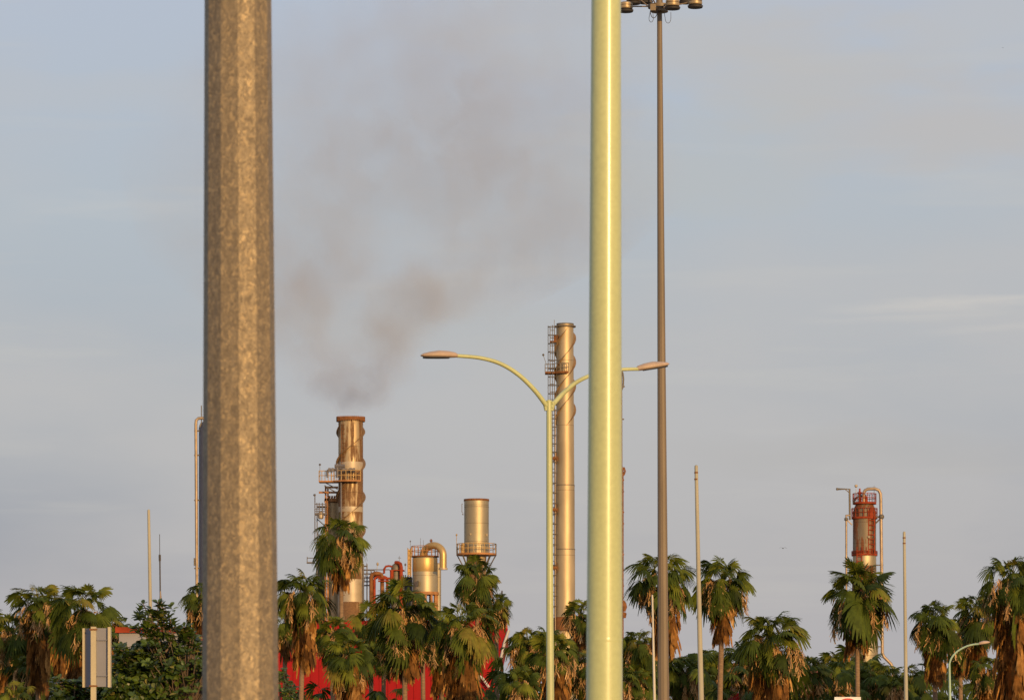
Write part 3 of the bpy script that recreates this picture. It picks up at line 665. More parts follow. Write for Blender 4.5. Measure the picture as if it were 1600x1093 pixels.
t = thing('scaffold_tower', 'grey scaffold tower with handrails between the smoking stack and the rusty pipework', 'scaffold', (X(576), DR, 0))
m = MB()
for xx in (568, 573.5, 580, 585):
    for yy in (-.7, .7): m.tube([(X(xx), DR + yy, 0), (X(xx), DR + yy, Z(880 if xx < 575 else 890))], .05, 5)
m.build('uprights', M['greysteel'], t)
m = MB()
for yq in (884, 890, 896, 902, 908, 914):
    for yy in (-.7, .7): m.tube([(X(568), DR + yy, Z(yq)), (X(585 if yq > 889 else 574), DR + yy, Z(yq))], .045, 5)
m.tube([(X(568), DR - .7, Z(890)), (X(609), DR - .7, Z(890))], .06, 5); m.tube([(X(573), DR - .7, Z(896)), (X(600), DR - .7, Z(896))], .05, 5)
m.tube([(X(568), DR - .7, Z(914)), (X(574), DR - .7, Z(890))], .04, 5); m.tube([(X(580), DR - .7, Z(914)), (X(585), DR - .7, Z(896))], .04, 5)
m.build('ledgers', M['greysteel'], t)
m = MB(); m.tube([(X(588), DR, Z(895)), (X(590), DR, Z(882))], .03, 5); m.lathe(X(590), DR, [(Z(883), .1), (Z(880.5), .16), (Z(878), .08)], 8); m.build('work_lamp', M['tank_white'], t)
t = thing('pump_house', 'dark blue steel unit tucked between the dome vessel and the swan neck tank', 'equipment', (X(635), DR + 3, 0))
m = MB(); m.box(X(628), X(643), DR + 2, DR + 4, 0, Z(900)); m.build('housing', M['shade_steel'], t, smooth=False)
m = MB(); 
for xx in (630, 633, 637, 641): m.tube([(X(xx), DR + 1.9, Z(915)), (X(xx), DR + 1.9, Z(896))], .06, 6)
m.tube([(X(628), DR + 1.9, Z(900)), (X(643), DR + 1.9, Z(900))], .06, 6); m.tube([(X(628), DR + 1.9, Z(907)), (X(643), DR + 1.9, Z(907))], .06, 6); m.build('railing', M['greysteel'], t)

# silver drum on a yellow railed platform
set_distance(465)
cx = X(744.5); cy = DR; r = 19.3 * S
t = thing('drum_stack', 'short wide silver cylinder stack above a yellow railed platform and palm crown', 'stack', (cx, cy, 0))
m = MB(); m.lathe(cx, cy, [(Z(866), r), (Z(781), r), (Z(781), r * .94), (Z(781) - 2, r * .93)], 48, cap=False); m.build('shell', M['clad_clean'], t)
m = MB(); m.disc_ring(cx, cy, Z(782.5), Z(779.5), r * .95, r * 1.03, 48); m.build('rim', M['rust'], t)
m = MB(); m.disc_ring(cx, cy, Z(792.4), Z(791.8), r * .99, r * 1.012, 48); m.build('stiffener', M['clad_dark'], t)
m = MB(); m.lathe(cx, cy, [(0, r * .8), (Z(866), r * .8)], 32); m.build('lower_shell', M['clad_rusty'], t)
m = MB(); z = Z(866); m.disc_ring(cx, cy, z - .1, z + .12, r * .8, r * 1.63, 40); pf = m.build('platform', M['orange'], t)
m = MB(); m.rail(cx, cy, z + .12, r * 1.6, 22, 1.15, .045); m.tube([(X(713.5), cy - .4, z), (X(713.5), cy - .4, Z(836))], .035, 5); m.lathe(X(713.5), cy - .4, [(Z(837), .05), (Z(835.5), .13), (Z(834), .05)], 8)
m.build('railing', M['yellow'], pf)
m = MB(); m.lathe(X(723.3), cy - .9, [(z + .1, .25), (Z(851), .25), (Z(849), .1)], 10); m.build('valve_post', M['yellow'], t)
m = MB()
for a in np.linspace(0, 2 * pi, 9)[:-1]: m.tube([(cx + r * .8 * cos(a), cy + r * .8 * sin(a), z - 2.2), (cx + r * 1.55 * cos(a), cy + r * 1.55 * sin(a), z - .1)], .08, 6)
m.build('platform_brackets', M['clad_dark'], t)
m = MB(); m.tube([(X(723.5), cy - .3, Z(800)), (X(721.8), cy - .3, Z(800)), (X(721.8), cy - .3, Z(787)), (X(723.5), cy - .3, Z(787))], .04, 6); m.tube([(X(724), cy - .3, Z(803)), (X(722.5), cy - .3, Z(803))], .12, 6); m.build('lifting_lug', M['clad_dark'], t)
m = MB(); m.lathe(X(735), cy - r * .88, [(Z(836.5), .1), (Z(834), .14)], 8); m.build('gauge', M['tank_white'], t)
m = MB(); m.lathe(X(760.5), cy - r * .62, [(Z(838), .1), (Z(834), .14)], 8); m.build('gauge', M['tank_white'], t)
m = MB(); m.tube([(X(778.5), cy, 0), (X(778.5), cy, Z(935))], .07, 6); m.tube([(X(784.3), cy, 0), (X(784.3), cy, Z(922))], .09, 6); m.build('vent_pipes', M['pipe'], t)

# tall slim stack with spiral fins
set_distance(450)
cx = X(883); cy = DR; r = 14.0 * S
t = thing('tall_smokestack', 'tallest slender golden smokestack with spiral fins and a side ladder', 'smokestack', (cx, cy, 0))
m = MB(); m.lathe(cx, cy, [(0, r * 1.16), (Z(965), r * 1.12), (Z(858.3), r * 1.10), (Z(858), r * 1.07), (Z(758.3), r * 1.06), (Z(758), r * 1.03), (Z(690), r * 1.0), (Z(660), r * .98), (Z(507), r * .93), (Z(507), r * .86), (Z(515), r * .85)], 48, cap=False); m.build('shaft', M['clad'], t)
m = MB(); m.disc_ring(cx, cy, Z(511), Z(509.3), r * .9, r * 1.2, 40); m.disc_ring(cx, cy, Z(507.5), Z(505.5), r * .88, r * .97, 40); m.build('top_flange', M['clad_dark'], t)
m = MB(); strakes(m, cx, cy, r * .945, Z(512), Z(668), 112 * S, 3, .30, -.9, .03); m.build('spiral_fins', M['fin'], t)
for yy in (758, 858):
    m = MB(); m.disc_ring(cx, cy, Z(yy + .6), Z(yy - .6), r * 1.0, r * (1.085 if yy < 800 else 1.125), 40); m.build('flange_seam', M['clad_dark'], t)
m = MB(); m.ladder(X(863), cy - .5, 0, Z(510), .52, .9, .05, False); m.build('ladder', M['clad_dark'], t)
m = MB()
yy = 512
while yy < 960:
    zz = Z(yy); x0 = X(863); m.tube([(x0 + .5 * cos(q), cy - .9 + .5 * sin(q), zz) for q in np.linspace(0, 2 * pi, 11)], .035, 4); yy += 13 if yy < 700 else 16
for q in (pi, 1.5 * pi, 0): m.tube([(X(863) + .5 * cos(q), cy - .9 + .5 * sin(q), Z(960)), (X(863) + .5 * cos(q), cy - .9 + .5 * sin(q), Z(510))], .04, 4)
m.build('ladder_cage', M['clad_dark'], t)
z = Z(583); m = MB(); m.disc_ring(cx, cy, z - .12, z + .12, r * .95, r * 1.45, 30, radians(165), radians(285)); m.box(X(851.5), X(867), cy - 1.1, cy + .4, z - .13, z + .1); pf = m.build('platform', M['rust'], t)
m = MB(); m.rail(cx, cy, z + .1, r * 1.42, 6, .95, .045, radians(190), radians(285))
for xx in (851.8, 856, 860, 866): m.tube([(X(xx), cy - 1.1, z), (X(xx), cy - 1.1, z + .95)], .05, 5)
for hh in (.5, .95): m.tube([(X(866), cy - 1.1, z + hh), (X(851.8), cy - 1.1, z + hh), (X(851.8), cy + .3, z + hh)], .045, 5)
m.tube([(X(854), cy - .8, z + .9), (X(849), cy - .8, Z(556.5))], .03, 5); m.lathe(X(848.8), cy - .8, [(Z(557.5), .05), (Z(555.5), .15), (Z(553.5), .05)], 8)
m.tube([(X(866), cy - .8, Z(512)), (X(866), cy - .8, Z(501))], .03, 5)
m.build('railing', M['clad_dark'], pf)
m = MB(); m.box(X(859), X(870), cy - 1.1, cy + .1, Z(536), Z(534)); m.box(X(865), X(871), cy - .9, cy - .1, Z(534), Z(524)); m.build('rest_platform', M['rust'], t, smooth=False)
for yq in (717, 797, 887):
    m = MB(); m.box(X(864.5), X(871), cy - .9, cy - .1, Z(yq + 3.5), Z(yq - 3.5)); m.tube([(X(862), cy - 1, Z(yq)), (X(870), cy - 1, Z(yq))], .17, 8); m.tube([(X(868), cy - .8, Z(yq + 9)), (X(868), cy - .8, Z(yq - 9))], .12, 8); m.build('ladder_bracket', M['rust'], t, smooth=False)
m = MB(); m.tube([(X(867.5), cy - .9, 0), (X(867.5), cy - .9, Z(640))], .06, 6); m.build('cable_pipe', M['pipe'], t)
m = MB(); m.lathe(cx, cy, [(Z(985), r * 1.35), (Z(964.5), r * 1.3), (Z(963.5), r * 1.13)], 32, cap=False); m.build('base_skirt', M['rust'], t)

# slim pipe stack almost hidden behind the green post
set_distance(455)
cx = X(965.5); cy = DR
t = thing('flare_pipe', 'thin rusty pipe stack showing as a sliver at the right edge of the green post', 'pipe', (cx, cy, 0))
m = MB(); m.lathe(cx, cy, [(0, .62), (Z(940), .6), (Z(575), .5), (Z(572), .2)], 20); m.build('shaft', M['rust'], t)
m = MB(); m.tube([(X(970), cy - .3, Z(578)), (X(973), cy - .3, Z(583)), (X(974), cy - .3, Z(592)), (X(973.5), cy - .3, Z(604)), (X(970), cy - .3, Z(612))], .1, 8); m.tube([(X(971), cy - .3, Z(604)), (X(976), cy - .3, Z(604))], .09, 6)
m.tube([(X(970), cy - .3, Z(655)), (X(975), cy - .3, Z(655))], .09, 6); m.build('top_bracket', M['clad_dark'], t, ang=60)
m = MB(); m.tube([(X(972.6), cy - .4, 0), (X(972.6), cy - .4, Z(732))], .13, 8)
for yy in (750, 768, 800, 818, 866, 890, 915): m.tube([(X(970), cy - .4, Z(yy)), (X(975), cy - .4, Z(yy))], .09, 6)
m.tube([(X(971), cy - .4, Z(731)), (X(975), cy - .4, Z(731)), (X(976.5), cy - .4, Z(736)), (X(975), cy - .4, Z(741)), (X(973), cy - .4, Z(743))], .11, 8); m.build('side_pipe', M['rust'], t, ang=60)
m = MB(); m.lathe(X(974.5), cy - .4, [(Z(955), .2), (Z(948), .4), (Z(942), .3), (Z(938), .1)], 12); m.lathe(X(974.5), cy - .4, [(Z(965), .25), (Z(958), .35), (Z(956), .2)], 12); m.build('seal_pot', M['rust'], t)

# right hand column with red platforms
set_distance(480)
cx = X(1349.5); cy = DR; r = 18.2 * S
t = thing('distillation_column', 'grey refinery column ringed by bright red platforms and pipes, behind a palm at right', 'column', (cx, cy, 0))
cz = lambda p: Z(p)
m = MB(); m.lathe(cx + .1, cy, [(0, r * 1.18), (Z(960), r * 1.14), (Z(880), r * 1.0), (Z(800), r * .99), (Z(792), r * .86), (Z(786), r * .70), (Z(785), r * .3)], 44); m.build('shell', M['clad_column'], t)
for (y0, y1, k) in ((868, 885, 1.006), (985, 1035, 1.165)):
    m = MB(); m.lathe(cx + .1, cy, [(Z(y1), r * (k - .004)), (Z(y1) + .02, r * k), (Z(y0) - .02, r * k), (Z(y0), r * (k - .004))], 44, cap=False); m.build('pale_band', M['clad_clean'], t)
for (yy, ko, h) in ((809, 1.12, 1.1), (786, 1.02, 1.1), (866.5, 1.12, .35)):
    z = Z(yy); m = MB(); m.disc_ring(cx + .1, cy, z - .12, z + .12, r * .7, r * ko, 32); pf = m.build('platform', M['redox'], t)
    m = MB(); m.rail(cx + .1, cy, z + .1, r * ko * .98, 18, h, .04); m.build('railing', M['redox'], pf)
m = MB(); m.ladder(X(1360), cy - r * .95, Z(866), Z(798), .75, .6, .08, False); m.box(X(1357), X(1363), cy - r * 1.0 , cy - r * .9, Z(811), Z(795)); m.build('ladder', M['redox'], t)
m = MB(); m.ladder(X(1341), cy - r * 1.02, Z(930), Z(855), .6, .6, .07, False); m.build('ladder', M['redox'], t)
m = MB(); m.lathe(X(1343), cy - .3, [(Z(786), .18), (Z(772), .16), (Z(771), .3), (Z(769), .3), (Z(768), .12), (Z(763), .1)], 10); m.tube([(X(1340), cy - .3, Z(770)), (X(1346), cy - .3, Z(770))], .12, 6); m.lathe(X(1351), cy - .6, [(Z(790), .3), (Z(776), .28), (Z(774), .12)], 10); m.build('relief_valve', M['redox'], t)
m = MB(); m.tube([(X(1333), cy - .5, Z(786)), (X(1336), cy - .5, Z(779)), (X(1342), cy - .5, Z(775)), (X(1347), cy - .5, Z(776))], .12, 8); m.build('vent_pipe', M['dark'], t, ang=60)
m = MB(); m.tube([(X(1348.5), cy - .8, Z(785)), (X(1348.5), cy - .8, Z(771)), (X(1350.5), cy - .9, Z(766.5)), (X(1355), cy - .9, Z(764.3)), (X(1366), cy - 1, Z(764)), (X(1372), cy - 1, Z(766.5)), (X(1374.6), cy - 1, Z(772)), (X(1375), cy - 1, Z(780)), (X(1376.5), cy - 1, Z(900)), (X(1377.5), cy - 1, Z(1020)), (X(1380), cy - 1, Z(1026)), (X(1391, ), cy - 1, Z(1037)), (X(1394), cy - 1, Z(1043)), (X(1394), cy - 1, 0)], .2, 10); m.build('overhead_pipe', M['pipe'], t, ang=60)
m = MB(); m.tube([(X(1307.5), cy - .4, Z(764)), (X(1327), cy - .4, Z(764)), (X(1327.5), cy - .4, Z(812))], .13, 8); m.tube([(X(1320), cy - .4, Z(764)), (X(1327), cy - .4, Z(770))], .06, 6); m.lathe(X(1307.6), cy - .4, [(Z(766), .1), (Z(763.5), .16), (Z(762), .08)], 8); m.build('davit', M['clad_dark'], t, ang=60)
m = MB(); m.tube([(X(1328), cy - .4, Z(805)), (X(1321.5), cy - .4, Z(805)), (X(1321.8), cy - .4, Z(812)), (X(1322.5), cy - .4, 0)], .13, 8); m.tube([(X(1322), cy - .4, Z(811)), (X(1331), cy - .4, Z(820))], .08, 6); m.build('down_pipe', M['pipe'], t, ang=60)
m = MB(); m.lathe(X(1321.7), cy - .4, [(Z(814), .1), (Z(812.5), .24), (Z(809.5), .24), (Z(808), .1)], 8); m.tube([(X(1367), cy - .8, Z(808)), (X(1378), cy - 1, Z(808))], .12, 6); m.tube([(X(1367), cy - .8, Z(818)), (X(1376), cy - 1, Z(809))], .1, 6); m.lathe(X(1376), cy - 1, [(Z(811), .25), (Z(809), .34), (Z(806), .34), (Z(804), .2)], 10)
for yy in (883, 905, 1010): m.tube([(X(1367), cy - .8, Z(yy)), (X(1379), cy - 1, Z(yy))], .08, 6)
m.build('pipe_support', M['clad_dark'], t, ang=60)
m = MB(); m.lathe(X(1337), cy - .5, [(Z(761.5), .1), (Z(760), .2), (Z(758), .2), (Z(757), .1)], 10); m.tube([(X(1337), cy - .5, Z(786)), (X(1337), cy - .5, Z(761))], .03, 5); m.build('lamp_stand', M['tank_white'], t)
m = MB(); m.tube([(X(1365.5), cy - .3, Z(786)), (X(1365.5), cy - .3, Z(758))], .025, 5); m.build('lightning_rod', M['clad_dark'], t)
m = MB(); m.lathe(X(1355.5), cy - r * 1.0, [(Z(841), .16), (Z(839), .2), (Z(838), .1)], 10); m.build('gauge', M['tank_white'], t)

# column hidden behind the galvanized pole
set_distance(475)
cx = X(336); cy = DR; r = 25.5 * S
t = thing('shaded_column', 'dark column with a pale hooked pipe, mostly hidden behind the galvanized pole', 'column', (cx, cy, 0))
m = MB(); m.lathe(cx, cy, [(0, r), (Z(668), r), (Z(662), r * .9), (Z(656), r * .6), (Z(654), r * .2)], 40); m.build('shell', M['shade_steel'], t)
m = MB(); m.tube([(X(322), cy - 1, Z(664)), (X(321), cy - 1, Z(656)), (X(318), cy - 1, Z(654)), (X(311), cy - 1, Z(654.5)), (X(307.6), cy - 1, Z(657.5)), (X(307, ), cy - 1, Z(664)), (X(308.6), cy - 1, Z(905)), (X(308.6), cy - 1, 0)], .19, 10); m.build('hooked_pipe', M['pipe'], t, ang=60)
m = MB()
for yy in (674, 712, 782, 888): m.tube([(X(304.5), cy - 1, Z(yy)), (X(313), cy - 1, Z(yy))], .1, 6)
m.tube([(X(305), cy - 1, Z(872)), (X(305), cy - 1, Z(884))], .1, 6); m.tube([(X(313), cy - 1, Z(668)), (X(315.5), cy - 1, Z(662))], .1, 6); m.build('pipe_bracket', M['clad_dark'], t)
m = MB(); m.tube([(X(315.3), cy - .6, Z(662)), (X(315.3), cy - .6, Z(634))], .06, 6); m.build('lightning_rod', M['clad_dark'], t)

# ---------------------------------------------------------------- smoke
set_distance(460)
def smoke():
    D = DR; s = S
    rings = [(655.5, 548, 17), (646, 548, 44), (600, 550, 105), (540, 552, 160), (470, 575, 270), (400, 600, 380), (300, 640, 450), (150, 660, 500), (-60, 680, 520), (-150, 700, 520)]
    m = MB(); n = 28; vs = []
    for yy, xc, rr in rings:
        for i in range(n):
            a = 2 * pi * i / n; vs.append((X(xc) + rr * s * cos(a), D + rr * s * .5 * sin(a), Z(yy)))
    fs = [tuple(range(n))[::-1], tuple(range((len(rings) - 1) * n, len(rings) * n))]
    for k in range(len(rings) - 1):
        for i in range(n): fs.append((k * n + i, k * n + (i + 1) % n, (k + 1) * n + (i + 1) % n, (k + 1) * n + i))
    m.add(vs, fs)
    mt = bpy.data.materials.new('drifting_smoke'); mt.use_nodes = True; t = mt.node_tree; t.nodes.clear()
    out = t.nodes.new('ShaderNodeOutputMaterial'); pv = t.nodes.new('ShaderNodeVolumePrincipled')
    
    tcz = t.nodes.new('ShaderNodeTexCoord'); spz = t.nodes.new('ShaderNodeSeparateXYZ'); t.links.new(tcz.outputs['Object'], spz.inputs[0])
    mz = t.nodes.new('ShaderNodeMapRange'); mz.inputs[1].default_value = Z(640); mz.inputs[2].default_value = Z(520); t.links.new(spz.outputs['Z'], mz.inputs[0])
    t.links.new(mixc(t, (.56, .68, .95), (.58, .585, .64), mz.outputs[0]), pv.inputs['Color']); pv.inputs['Anisotropy'].default_value = -.22
    tcn = t.nodes.new('ShaderNodeTexCoord')
    # warp the coordinates so puffs get ragged outlines
    wn = t.nodes.new('ShaderNodeTexNoise'); wn.inputs['Scale'].default_value = .16; wn.inputs['Detail'].default_value = 3; t.links.new(tcn.outputs['Object'], wn.inputs[0])
    sub = t.nodes.new('ShaderNodeVectorMath'); sub.operation = 'SUBTRACT'; sub.inputs[1].default_value = (.5, .5, .5); t.links.new(wn.outputs['Color'], sub.inputs[0])
    scl = t.nodes.new('ShaderNodeVectorMath'); scl.operation = 'SCALE'; scl.inputs['Scale'].default_value = 7.0; t.links.new(sub.outputs[0], scl.inputs[0])
    ad = t.nodes.new('ShaderNodeVectorMath'); ad.operation = 'ADD'; t.links.new(tcn.outputs['Object'], ad.inputs[0]); t.links.new(scl.outputs[0], ad.inputs[1])
    blobs = [(548, 638, 26, 24, .8, 0), (520, 612, 38, 34, .75, 0), (578, 608, 38, 38, .8, 0), (498, 575, 44, 52, .50, .3), (608, 552, 48, 50, .70, -.3), (550, 590, 50, 50, .35, 0),
             (455, 500, 72, 80, .55, 1), (632, 495, 66, 66, .70, -1), (545, 530, 80, 70, .28, 0), (700, 440, 95, 68, .58, -1), (550, 440, 100, 66, .38, 1), (470, 400, 110, 95, .40, 1), (790, 350, 140, 115, .48, -1.5),
             (880, 400, 120, 95, .38, -1), (700, 245, 150, 120, .46, 0), (560, 270, 140, 120, .36, 1), (800, 190, 170, 130, .40, 0), (620, 110, 210, 140, .34, 0), (780, 30, 240, 150, .30, 0), (510, 340, 120, 130, .30, 1),
             (380, 440, 110, 110, .26, 1), (300, 320, 130, 130, .22, 1), (440, 170, 170, 150, .26, 1), (930, 260, 120, 150, .28, -1), (1010, 400, 90, 90, .16, -1)]
    acc = None
    for (bx, by, rx, ry, wt, dy) in blobs:
        vs_ = t.nodes.new('ShaderNodeVectorMath'); vs_.operation = 'SUBTRACT'; vs_.inputs[1].default_value = (X(bx), D + dy, Z(by)); t.links.new(ad.outputs[0], vs_.inputs[0])
        vm = t.nodes.new('ShaderNodeVectorMath'); vm.operation = 'MULTIPLY'; rz = min((rx + ry) / 2, 110); vm.inputs[1].default_value = (1 / (rx * s), 1 / (rz * s), 1 / (ry * s)); t.links.new(vs_.outputs[0], vm.inputs[0])
        dt = t.nodes.new('ShaderNodeVectorMath'); dt.operation = 'DOT_PRODUCT'; t.links.new(vm.outputs[0], dt.inputs[0]); t.links.new(vm.outputs[0], dt.inputs[1])
        mr = t.nodes.new('ShaderNodeMapRange'); mr.interpolation_type = 'SMOOTHSTEP'; mr.inputs[1].default_value = 0; mr.inputs[2].default_value = 1.7
        # keep optical depth comparable: density falls with size
        mr.inputs[3].default_value = wt * .39 / (rz * s); mr.inputs[4].default_value = 0; t.links.new(dt.outputs['Value'], mr.inputs[0])
        if acc is None: acc = mr.outputs[0]
        else:
            a = t.nodes.new('ShaderNodeMath'); a.operation = 'ADD'; t.links.new(acc, a.inputs[0]); t.links.new(mr.outputs[0], a.inputs[1]); acc = a.outputs[0]
    nn = t.nodes.new('ShaderNodeTexNoise'); nn.inputs['Scale'].default_value = .22; nn.inputs['Detail'].default_value = 4.5; nn.inputs['Roughness'].default_value = .55; t.links.new(ad.outputs[0], nn.inputs[0])
    mr = t.nodes.new('ShaderNodeMapRange'); mr.inputs[1].default_value = .33; mr.inputs[2].default_value = .68; mr.inputs[3].default_value = .3; mr.inputs[4].default_value = 1.5; t.links.new(nn.outputs[0], mr.inputs[0])
    mu = t.nodes.new('ShaderNodeMath'); mu.operation = 'MULTIPLY'; t.links.new(acc, mu.inputs[0]); t.links.new(mr.outputs[0], mu.inputs[1])
    t.links.new(mu.outputs[0], pv.inputs['Density']); t.links.new(pv.outputs[0], out.inputs['Volume'])
    o = m.build('smoke', mt, smooth=False); tag(o, 'thin brownish grey smoke drifting up and right from the rusty smokestack', 'smoke', kind='stuff')
smoke()

# ---------------------------------------------------------------- buildings among the palms
def building(name, label, px0, px1, eave_y, D, depth, wallm, roofm, ridge_y=None, hip=0, trim=None, doors=True):
    x0 = XX(px0, D); x1 = XX(px1, D); ze = ZZ(eave_y, D)
    t = thing(name, label, 'building', ((x0 + x1) / 2, D, 0))
    m = MB(); m.box(x0, x1, D, D + depth, 0, ze); w_ = m.build('wall', wallm, t, smooth=False)
    if ridge_y is None:
        m = MB(); m.box(x0 - .15, x1 + .15, D - .15, D + depth + .15, ze, ze + .24); m.build('roof', roofm, t, smooth=False)
    else:
        zr = ZZ(ridge_y, D + depth / 2); h = hip; o = .4; ym = D + depth / 2
        vs = [(x0 - o, D - o, ze), (x1 + o, D - o, ze), (x1 + o, D + depth + o, ze), (x0 - o, D + depth + o, ze), (x0 + h - o, ym, zr), (x1 - h + o, ym, zr),
              (x0 - o, D - o, ze + .12), (x1 + o, D - o, ze + .12), (x1 + o, D + depth + o, ze + .12), (x0 - o, D + depth + o, ze + .12)]
        m = MB(); m.add(vs, [(0, 3, 2, 1), (0, 1, 7, 6), (1, 2, 8, 7), (2, 3, 9, 8), (3, 0, 6, 9), (6, 7, 5, 4), (8, 9, 4, 5), (7, 8, 5), (9, 6, 4)]); m.build('roof', roofm, t, smooth=False)
    if trim:
        m = MB(); m.box(x0 - .2, x1 + .2, D - .22, D - .16, ze - .25, ze + .08); m.build('fascia', trim, t, smooth=False)
    if doors:
        m = MB(); m.box((x0 + x1) / 2 - .6, (x0 + x1) / 2 + .6, D - .05, D - .003, 0, 2.2); m.build('door', M['dark'], t, smooth=False)
        for q in (.2, .8):
            xc = x0 + (x1 - x0) * q; m = MB(); m.box(xc - .6, xc + .6, D - .05, D - .003, 1.0, 2.2); m.build('window', M['lamp_glass'], t, smooth=False)
    return t
# large red shed: sloping left flank, white edged right gable
D = 262.0
t = thing('red_shed', 'large bright red metal clad shed behind the centre palms', 'building', (XX(610, D), D, 0))
x0 = XX(425, D); x1 = XX(778, D); xr0 = XX(484, D); xr1 = XX(792, D)
zr = ZZ(969, D); zl = ZZ(1016, D); zb = ZZ(1050, D)
vs = []
for y in (D, D + 25): vs += [(x0, y, 0), (x1 - .5, y, 0), (x1, y, zb), (XX(794, D), y, ZZ(985, D)), (xr1, y, zr), (xr0, y, zr), (x0, y, zl)]
m = MB(); m.add(vs, [(0, 1, 2, 3, 4, 5, 6), (13, 12, 11, 10, 9, 8, 7)] + [(i, i + 7, (i + 1) % 7 + 7, (i + 1) % 7) for i in range(7)]); m.build('cladding', M['red_wall'], t, smooth=False)
m = MB()
for k in range(26):
    xx = x0 + (XX(775, D) - x0) * (k + .5) / 26; zt = zr - .15 if xx > xr0 else zl + (zr - zl) * (xx - x0) / (xr0 - x0) - .15
    m.box(xx - .025, xx + .025, D - .05, D - .002, 0.05, zt)
m.build('cladding_ribs', M['red_wall'], t, smooth=False)
m = MB(); m.tube([(XX(795, D), D - .1, ZZ(984, D)), (XX(788, D), D - .1, ZZ(1004, D)), (XX(778, D), D - .1, ZZ(1050, D))], .10, 6); m.build('edge_trim', M['white_trim'], t)
m = MB(); m.tube([(XX(744, D), D - .4, ZZ(1052, D)), (XX(754, D), D - .4, ZZ(1059, D)), (XX(764, D), D - .4, ZZ(1073, D))], .09, 6); m.build('gutter', M['white_trim'], t)
m = MB(); m.box(XX(600, D), XX(650, D), D - .12, D - .055, .0, 4.2); m.build('roller_door', M['white_trim'], t, smooth=False)
building('flat_roof_building', 'low grey building with a red roof band behind the leafy tree at left', 186, 284, 988, 165, 14, M['grey_wall'], M['redox'])
building('tile_roof_house', 'small house with an orange tiled roof in the gap left of the red ringed column', 1255, 1330, 1062, 235, 9, M['plaster'], M['tile'], 1040, 1.0)
D = 215.0
t = thing('gable_hut', 'pale pinkish gabled hut with a red base, half hidden between right-centre palms', 'building', (XX(1168, D), D, 0))
x0 = XX(1147, D); x1 = XX(1192, D); xm = XX(1166, D); za = ZZ(1036, D); ze = ZZ(1060, D); zb = ZZ(1082, D); vs = []
for y in (D, D + 7): vs += [(x0, y, zb), (x1, y, zb), (x1, y, ze), (xm, y, za), (x0, y, ze)]
m = MB(); m.add(vs, [(0, 1, 2, 3, 4), (9, 8, 7, 6, 5)] + [(i, i + 5, (i + 1) % 5 + 5, (i + 1) % 5) for i in range(5)]); m.build('wall', M['plaster'], t, smooth=False)
m = MB(); m.box(x0 - .05, x1 + .05, D - .05, D + 7.05, 0, zb - .003); m.build('base', M['red_wall'], t, smooth=False)
m = MB()
for (xa, za_, xb, zb_) in ((x0 - .3, ze - .1, xm, za + .12), (xm, za + .12, x1 + .3, ze - .1)):
    m.add([(xa, D - .3, za_), (xb, D - .3, zb_), (xb, D + 7.3, zb_), (xa, D + 7.3, za_), (xa, D - .3, za_ + .1), (xb, D - .3, zb_ + .1), (xb, D + 7.3, zb_ + .1), (xa, D + 7.3, za_ + .1)], [(0, 3, 2, 1), (4, 5, 6, 7), (0, 1, 5, 4), (1, 2, 6, 5), (2, 3, 7, 6), (3, 0, 4, 7)])
m.build('roof', M['rust'], t, smooth=False)
building('orange_wall_shed', 'orange-brown shed with a white roof edge at the far left picture edge', -60, 22, 1036, 215, 8, M['tile'], M['white_trim'])

# ---------------------------------------------------------------- single arm lamp at right
D = 150.0; s = D / F
t = thing('curved_street_lamp', 'small pale green street lamp with one curved arm among the right palms', 'street lamp', (XX(1484, D), D, 0))
m = MB(); pole_px(m, 1483.4, 1036, 1.6, 1484.5, 1093, 2.1, D, 12, 0, .02); m.build('pole', M['teal'], t)
ap = curve_pts([(1483.4, 1037), (1487, 1027), (1496, 1017), (1509, 1009.5), (1521, 1006), (1530, 1005)], D, 0, .2)
m = MB(); m.tube(ap, .035, 8); m.build('arm', M['teal'], t)
a = ap[-1]; luminaire(t, a, (XX(1548, D), D + .3, ZZ(1002, D)), .1, M['lamp_case'], M['lamp_glass'])
m = MB(); m.lathe(XX(1484.9, D), D, [(0, .15), (.04, .15), (.05, .08)], 12); m.build('base_plate', M['teal'], t)

# ---------------------------------------------------------------- palms
def fan(lm, hast, d, sv, n, R, nseg, spread, droop, pleat, rng, tint, cup=.18):
    ph = np.linspace(-spread, spread, nseg + 1); l = ph[:-1]; r = ph[1:]; mid = (l + r) / 2; hw = (r - l) / 2
    Ri = R * (1 - .28 * (np.abs(mid) / max(spread, .01)) ** 2) * rng.uniform(.88, 1.06, nseg)
    st = np.array([.05, .48, .76, 1.0]); wd = np.array([1, 1.15, .85, .12])
    dr = droop * rng.uniform(.7, 1.35, nseg)
    P = np.zeros((nseg, 4, 2, 3))
    for si in range(4):
        for k, sg in enumerate((-1, 1)):
            a = mid + sg * hw * wd[si]; rad = Ri * st[si]
            p = hast + rad[:, None] * (np.cos(a)[:, None] * d + np.sin(a)[:, None] * sv)
            p = p - n * (cup * rad * np.abs(np.sin(a)))[:, None]
            p = p + n * (sg * pleat * R * st[si] * (1 if si < 3 else .3))
            p[:, 2] -= dr * R * st[si] ** 2.4
            P[:, si, k] = p
    Q = [np.stack([P[:, i, 0], P[:, i, 1], P[:, i + 1, 1], P[:, i + 1, 0]], axis=1) for i in range(3)]
    V = np.concatenate(Q); k = V.shape[0]
    tt = np.repeat(np.clip(tint + rng.uniform(-.08, .08, k), 0, 1), 4)
    lm.quads(V, tt)
def strip(lm, pts, w, side, tint):
    pts = np.array(pts); A = pts[:-1]; B = pts[1:]
    if np.isscalar(w): w = np.full(len(pts), w)
    V = np.stack([A - side * w[:-1, None], A + side * w[:-1, None], B + side * w[1:, None], B - side * w[1:, None]], axis=1)
    lm.quads(V, tint)
    up = np.array([0, 0, 1.0]); 
